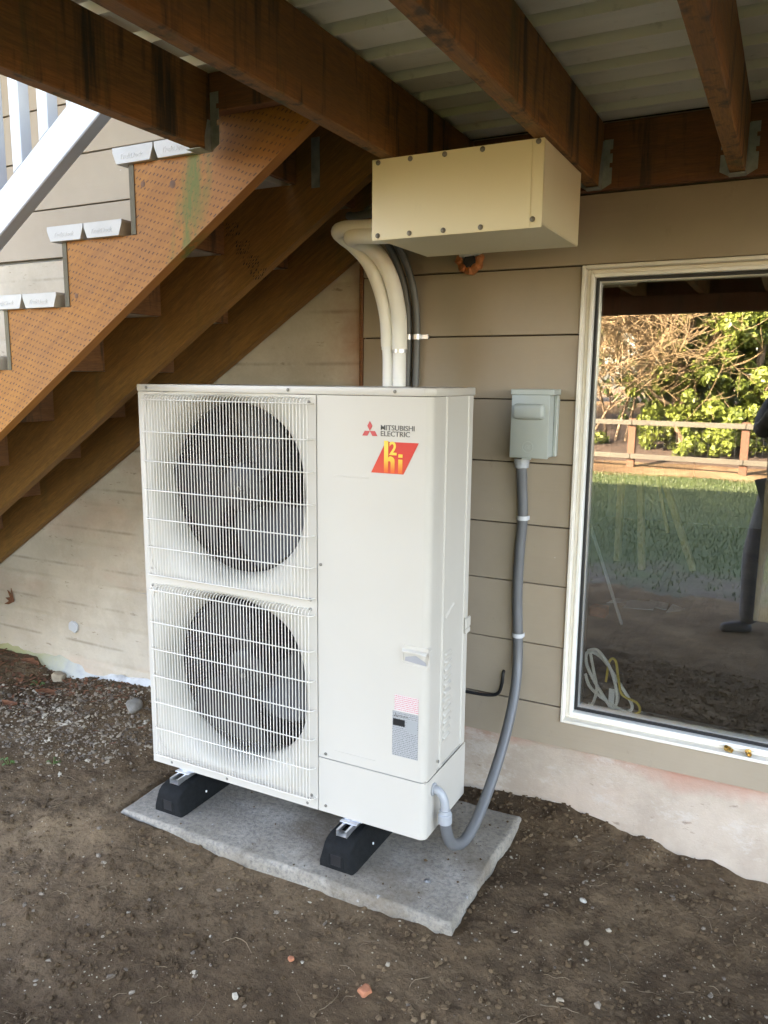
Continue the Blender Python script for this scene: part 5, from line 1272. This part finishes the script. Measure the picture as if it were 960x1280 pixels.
lt = [(.25, -12.7, 5.0, 1.0, 36000, 'ivy', 'bright green ivy-clad tree behind the right fence post'), (1.35, -12.8, 5.4, 1.1, 36000, 'ivy', 'bright green ivy-clad tree at the right of the reflection'), (2.9, -13.0, 5.0, 1.3, 20000, 'ivy', 'bright green ivy-clad tree farthest right behind the fence'), (-.35, -15.2, 4.5, 1.0, 7000, 'evergreen', 'dark evergreen in the gap between bare and ivy-clad trees')]
for i, (x, y, H, R_, n, m, lb) in enumerate(lt): leaf_tree('ivy_tree' if m == 'ivy' else 'evergreen_tree', x, y, H, R_, n, 40+i, lb, m, .055, 'green trees behind the fence')
for i, (x, lb) in enumerate(((-6.5, 'tall dark evergreen far back at the left'), (-3.8, 'tall dark evergreen far back, second from the left'), (-1.2, 'tall dark evergreen far back behind the bare trees'), (1.6, 'tall dark evergreen far back behind the ivy trees'), (4.6, 'tall dark evergreen far back at the right'))):
    leaf_tree('evergreen_tree', x, -20.5+.6*(i % 2), 8.5, 2.4, 7000, 60+i, lb, 'evergreen', .12, 'far evergreens behind the garden')

# ------------------------------------------------------------------ person holding the phone, seen in the glass
pn = thing('person', (1.95, -2.8, -.1), 'person in black jacket and grey jeans holding up a phone, mirrored in the window', 'person')
def skin(name, verts, edges, mat, sub=2, root=0):
    off = wloc(pn); me = bpy.data.meshes.new(name); me.from_pydata([tuple(Vector(v[:3])-off) for v in verts], edges, []); o = bpy.data.objects.new(name, me); COL.objects.link(o); o.parent = pn
    sm = o.modifiers.new('skin', 'SKIN'); sm.use_smooth_shade = True
    for i, v in enumerate(verts):
        sv = me.skin_vertices[0].data[i]; rr_ = v[3] if len(v) < 5 else (v[3], v[4]); sv.radius = rr_ if isinstance(rr_, tuple) else (rr_, rr_); sv.use_root = (i == root)
    o.modifiers.new('sub', 'SUBSURF').levels = sub; o.modifiers['sub'].render_levels = sub
    bpy.context.view_layer.update(); dg = bpy.context.evaluated_depsgraph_get(); m2 = bpy.data.meshes.new_from_object(o.evaluated_get(dg)); o.modifiers.clear(); o.data = m2
    m2.materials.clear(); m2.materials.append(MAT[mat]); m2.polygons.foreach_set('use_smooth', [True]*len(m2.polygons)); return o
Pv, LK, LA = (1.97, -2.84, .80), (1.80, -2.74, .40), (1.80, -2.665, -.03)
C_ = (1.98, -2.92, 1.28); LS, LE, LH = (1.815, -2.99, 1.33), (1.785, -2.74, 1.17), (1.885, -2.63, 1.40)
RS, RE, RH = (2.14, -2.86, 1.33), (2.13, -2.65, 1.17), (1.99, -2.62, 1.40)
HD = (1.955, -2.88, 1.60)
# body: torso, neck, head, arms, legs in one mesh
body_v = [(*Pv, .10), (1.97, -2.87, 1.0, .11), (*C_, .12), (1.975, -2.92, 1.42, .052), (1.965, -2.90, 1.50, .062), (*HD, .088), (1.95, -2.875, 1.67, .062),
          (*LS, .05), (*LE, .036), (*LH, .026), (*RS, .05), (*RE, .036), (*RH, .026), (1.88, -2.88, .78, .075), (*LK, .05), (*LA, .035), (2.06, -2.80, .78, .075), (2.07, -2.80, .40, .05), (2.08, -2.87, -.03, .035)]
body_e = [(0, 1), (1, 2), (2, 3), (3, 4), (4, 5), (5, 6), (2, 7), (7, 8), (8, 9), (2, 10), (10, 11), (11, 12), (0, 13), (13, 14), (14, 15), (0, 16), (16, 17), (17, 18)]
skin('body', body_v, body_e, 'skin')
skin('jacket', [(1.97, -2.845, .74, .155), (1.97, -2.87, .98, .150), (*C_, .158), (1.975, -2.92, 1.40, .085), (*LS, .075), (*LE, .062), (1.868, -2.655, 1.345, .046), (*RS, .075), (*RE, .062), (2.01, -2.625, 1.36, .046)],
     [(0, 1), (1, 2), (2, 3), (2, 4), (4, 5), (5, 6), (2, 7), (7, 8), (8, 9)], 'jacket')
skin('jeans', [(*Pv, .13), (1.875, -2.88, .76, .098), (*LK, .075), (LA[0]+.005, LA[1]-.006, -.045, .060), (2.06, -2.80, .76, .098), (2.07, -2.80, .40, .075), (2.08, -2.865, -.045, .060)], [(0, 1), (1, 2), (2, 3), (0, 4), (4, 5), (5, 6)], 'jeans')
for (ax, ay), (dx_, dy_) in (((LA[0], LA[1]), (-.155, .06)), ((2.08, -2.87), (-.07, .15))):
    skin('shoe', [(ax+.03, ay-.015, -.055, .044), (ax+dx_*.5, ay+dy_*.5, -.06, .046), (ax+dx_, ay+dy_, -.070, .034)], [(0, 1), (1, 2)], 'shoe')
# hair, face
skin('hair', [(1.965, -2.895, 1.60, .088), (1.965, -2.895, 1.665, .080), (1.955, -2.885, 1.70, .058)], [(0, 1), (1, 2)], 'hair')
fd = Vector((-.46, .85, -.2)).normalized(); hc = Vector(HD); sd_ = fd.cross(Vector((0, 0, 1))).normalized()
MB().lathe(hc+fd*.080+Vector((0, 0, -.02)), fd, [(.016, 0), (.013, .012), (0, .022)], 8).build('nose', 'skin', pn, True)
for s_ in (-1, 1):
    MB().lathe(hc+fd*.077+sd_*.030*s_+Vector((0, 0, .006)), fd, [(.010, 0), (.007, .006), (0, .008)], 8).build('eye', 'black', pn, True)
    MB().lathe(hc+sd_*.084*s_+Vector((0, 0, -.01)), sd_*s_, [(.022, 0), (.024, .006), (0, .010)], 10).build('ear', 'skin', pn, True)
MB().beam(hc+fd*.078+sd_*-.022+Vector((0, 0, -.052)), hc+fd*.078+sd_*.022+Vector((0, 0, -.052)), .008, .006).build('mouth', plain('lip', (.4, .16, .13), .5), pn)
# hands: palm and five fingers each, closed on the phone edges
bk_ = -fw
for s_, H_ in ((-1, LH), (1, RH)):
    pc = CAM+r2*(.052*s_)-u2*.045+bk_*.05
    vs3 = [(*H_, .022), (*(Vector(H_).lerp(pc, .6)), .026), (*pc, .024)]; es = [(0, 1), (1, 2)]
    for k, (dl, ln) in enumerate(((.030, .030), (.012, .034), (-.008, .032), (-.026, .026))):
        b = pc+u2*(dl*.7); m_ = CAM+r2*((.052-.004)*s_)+u2*(-.045+dl)+bk_*.024; e_ = CAM+r2*((.046-ln*.35)*s_)+u2*(-.045+dl*1.05)+bk_*.008
        i0 = len(vs3); vs3 += [(*b, .011), (*m_, .0085), (*e_, .0075)]; es += [(2, i0), (i0, i0+1), (i0+1, i0+2)]
    b = pc-u2*.012-r2*.01*s_; i0 = len(vs3); vs3 += [(*(b+bk_*.0-u2*.01), .012), (*(CAM+r2*(.036*s_)-u2*.030+bk_*.036), .0095), (*(CAM+r2*(.022*s_)-u2*.012+bk_*.030), .008)]; es += [(2, i0), (i0, i0+1), (i0+1, i0+2)]
    skin('hand', vs3, es, 'skin', 1)
ph = thing('phone', tuple(CAM+bk_*.016), 'dark phone held up by the person mirrored in the window', 'phone')
mb = MB(); q = [CAM+bk_*.012+r2*a*.037+u2*(b*.075-.045) for a, b in ((-1, -1), (1, -1), (1, 1), (-1, 1))]
mb.prism(q, bk_*.008, .002).build('phone_case', 'black', ph)
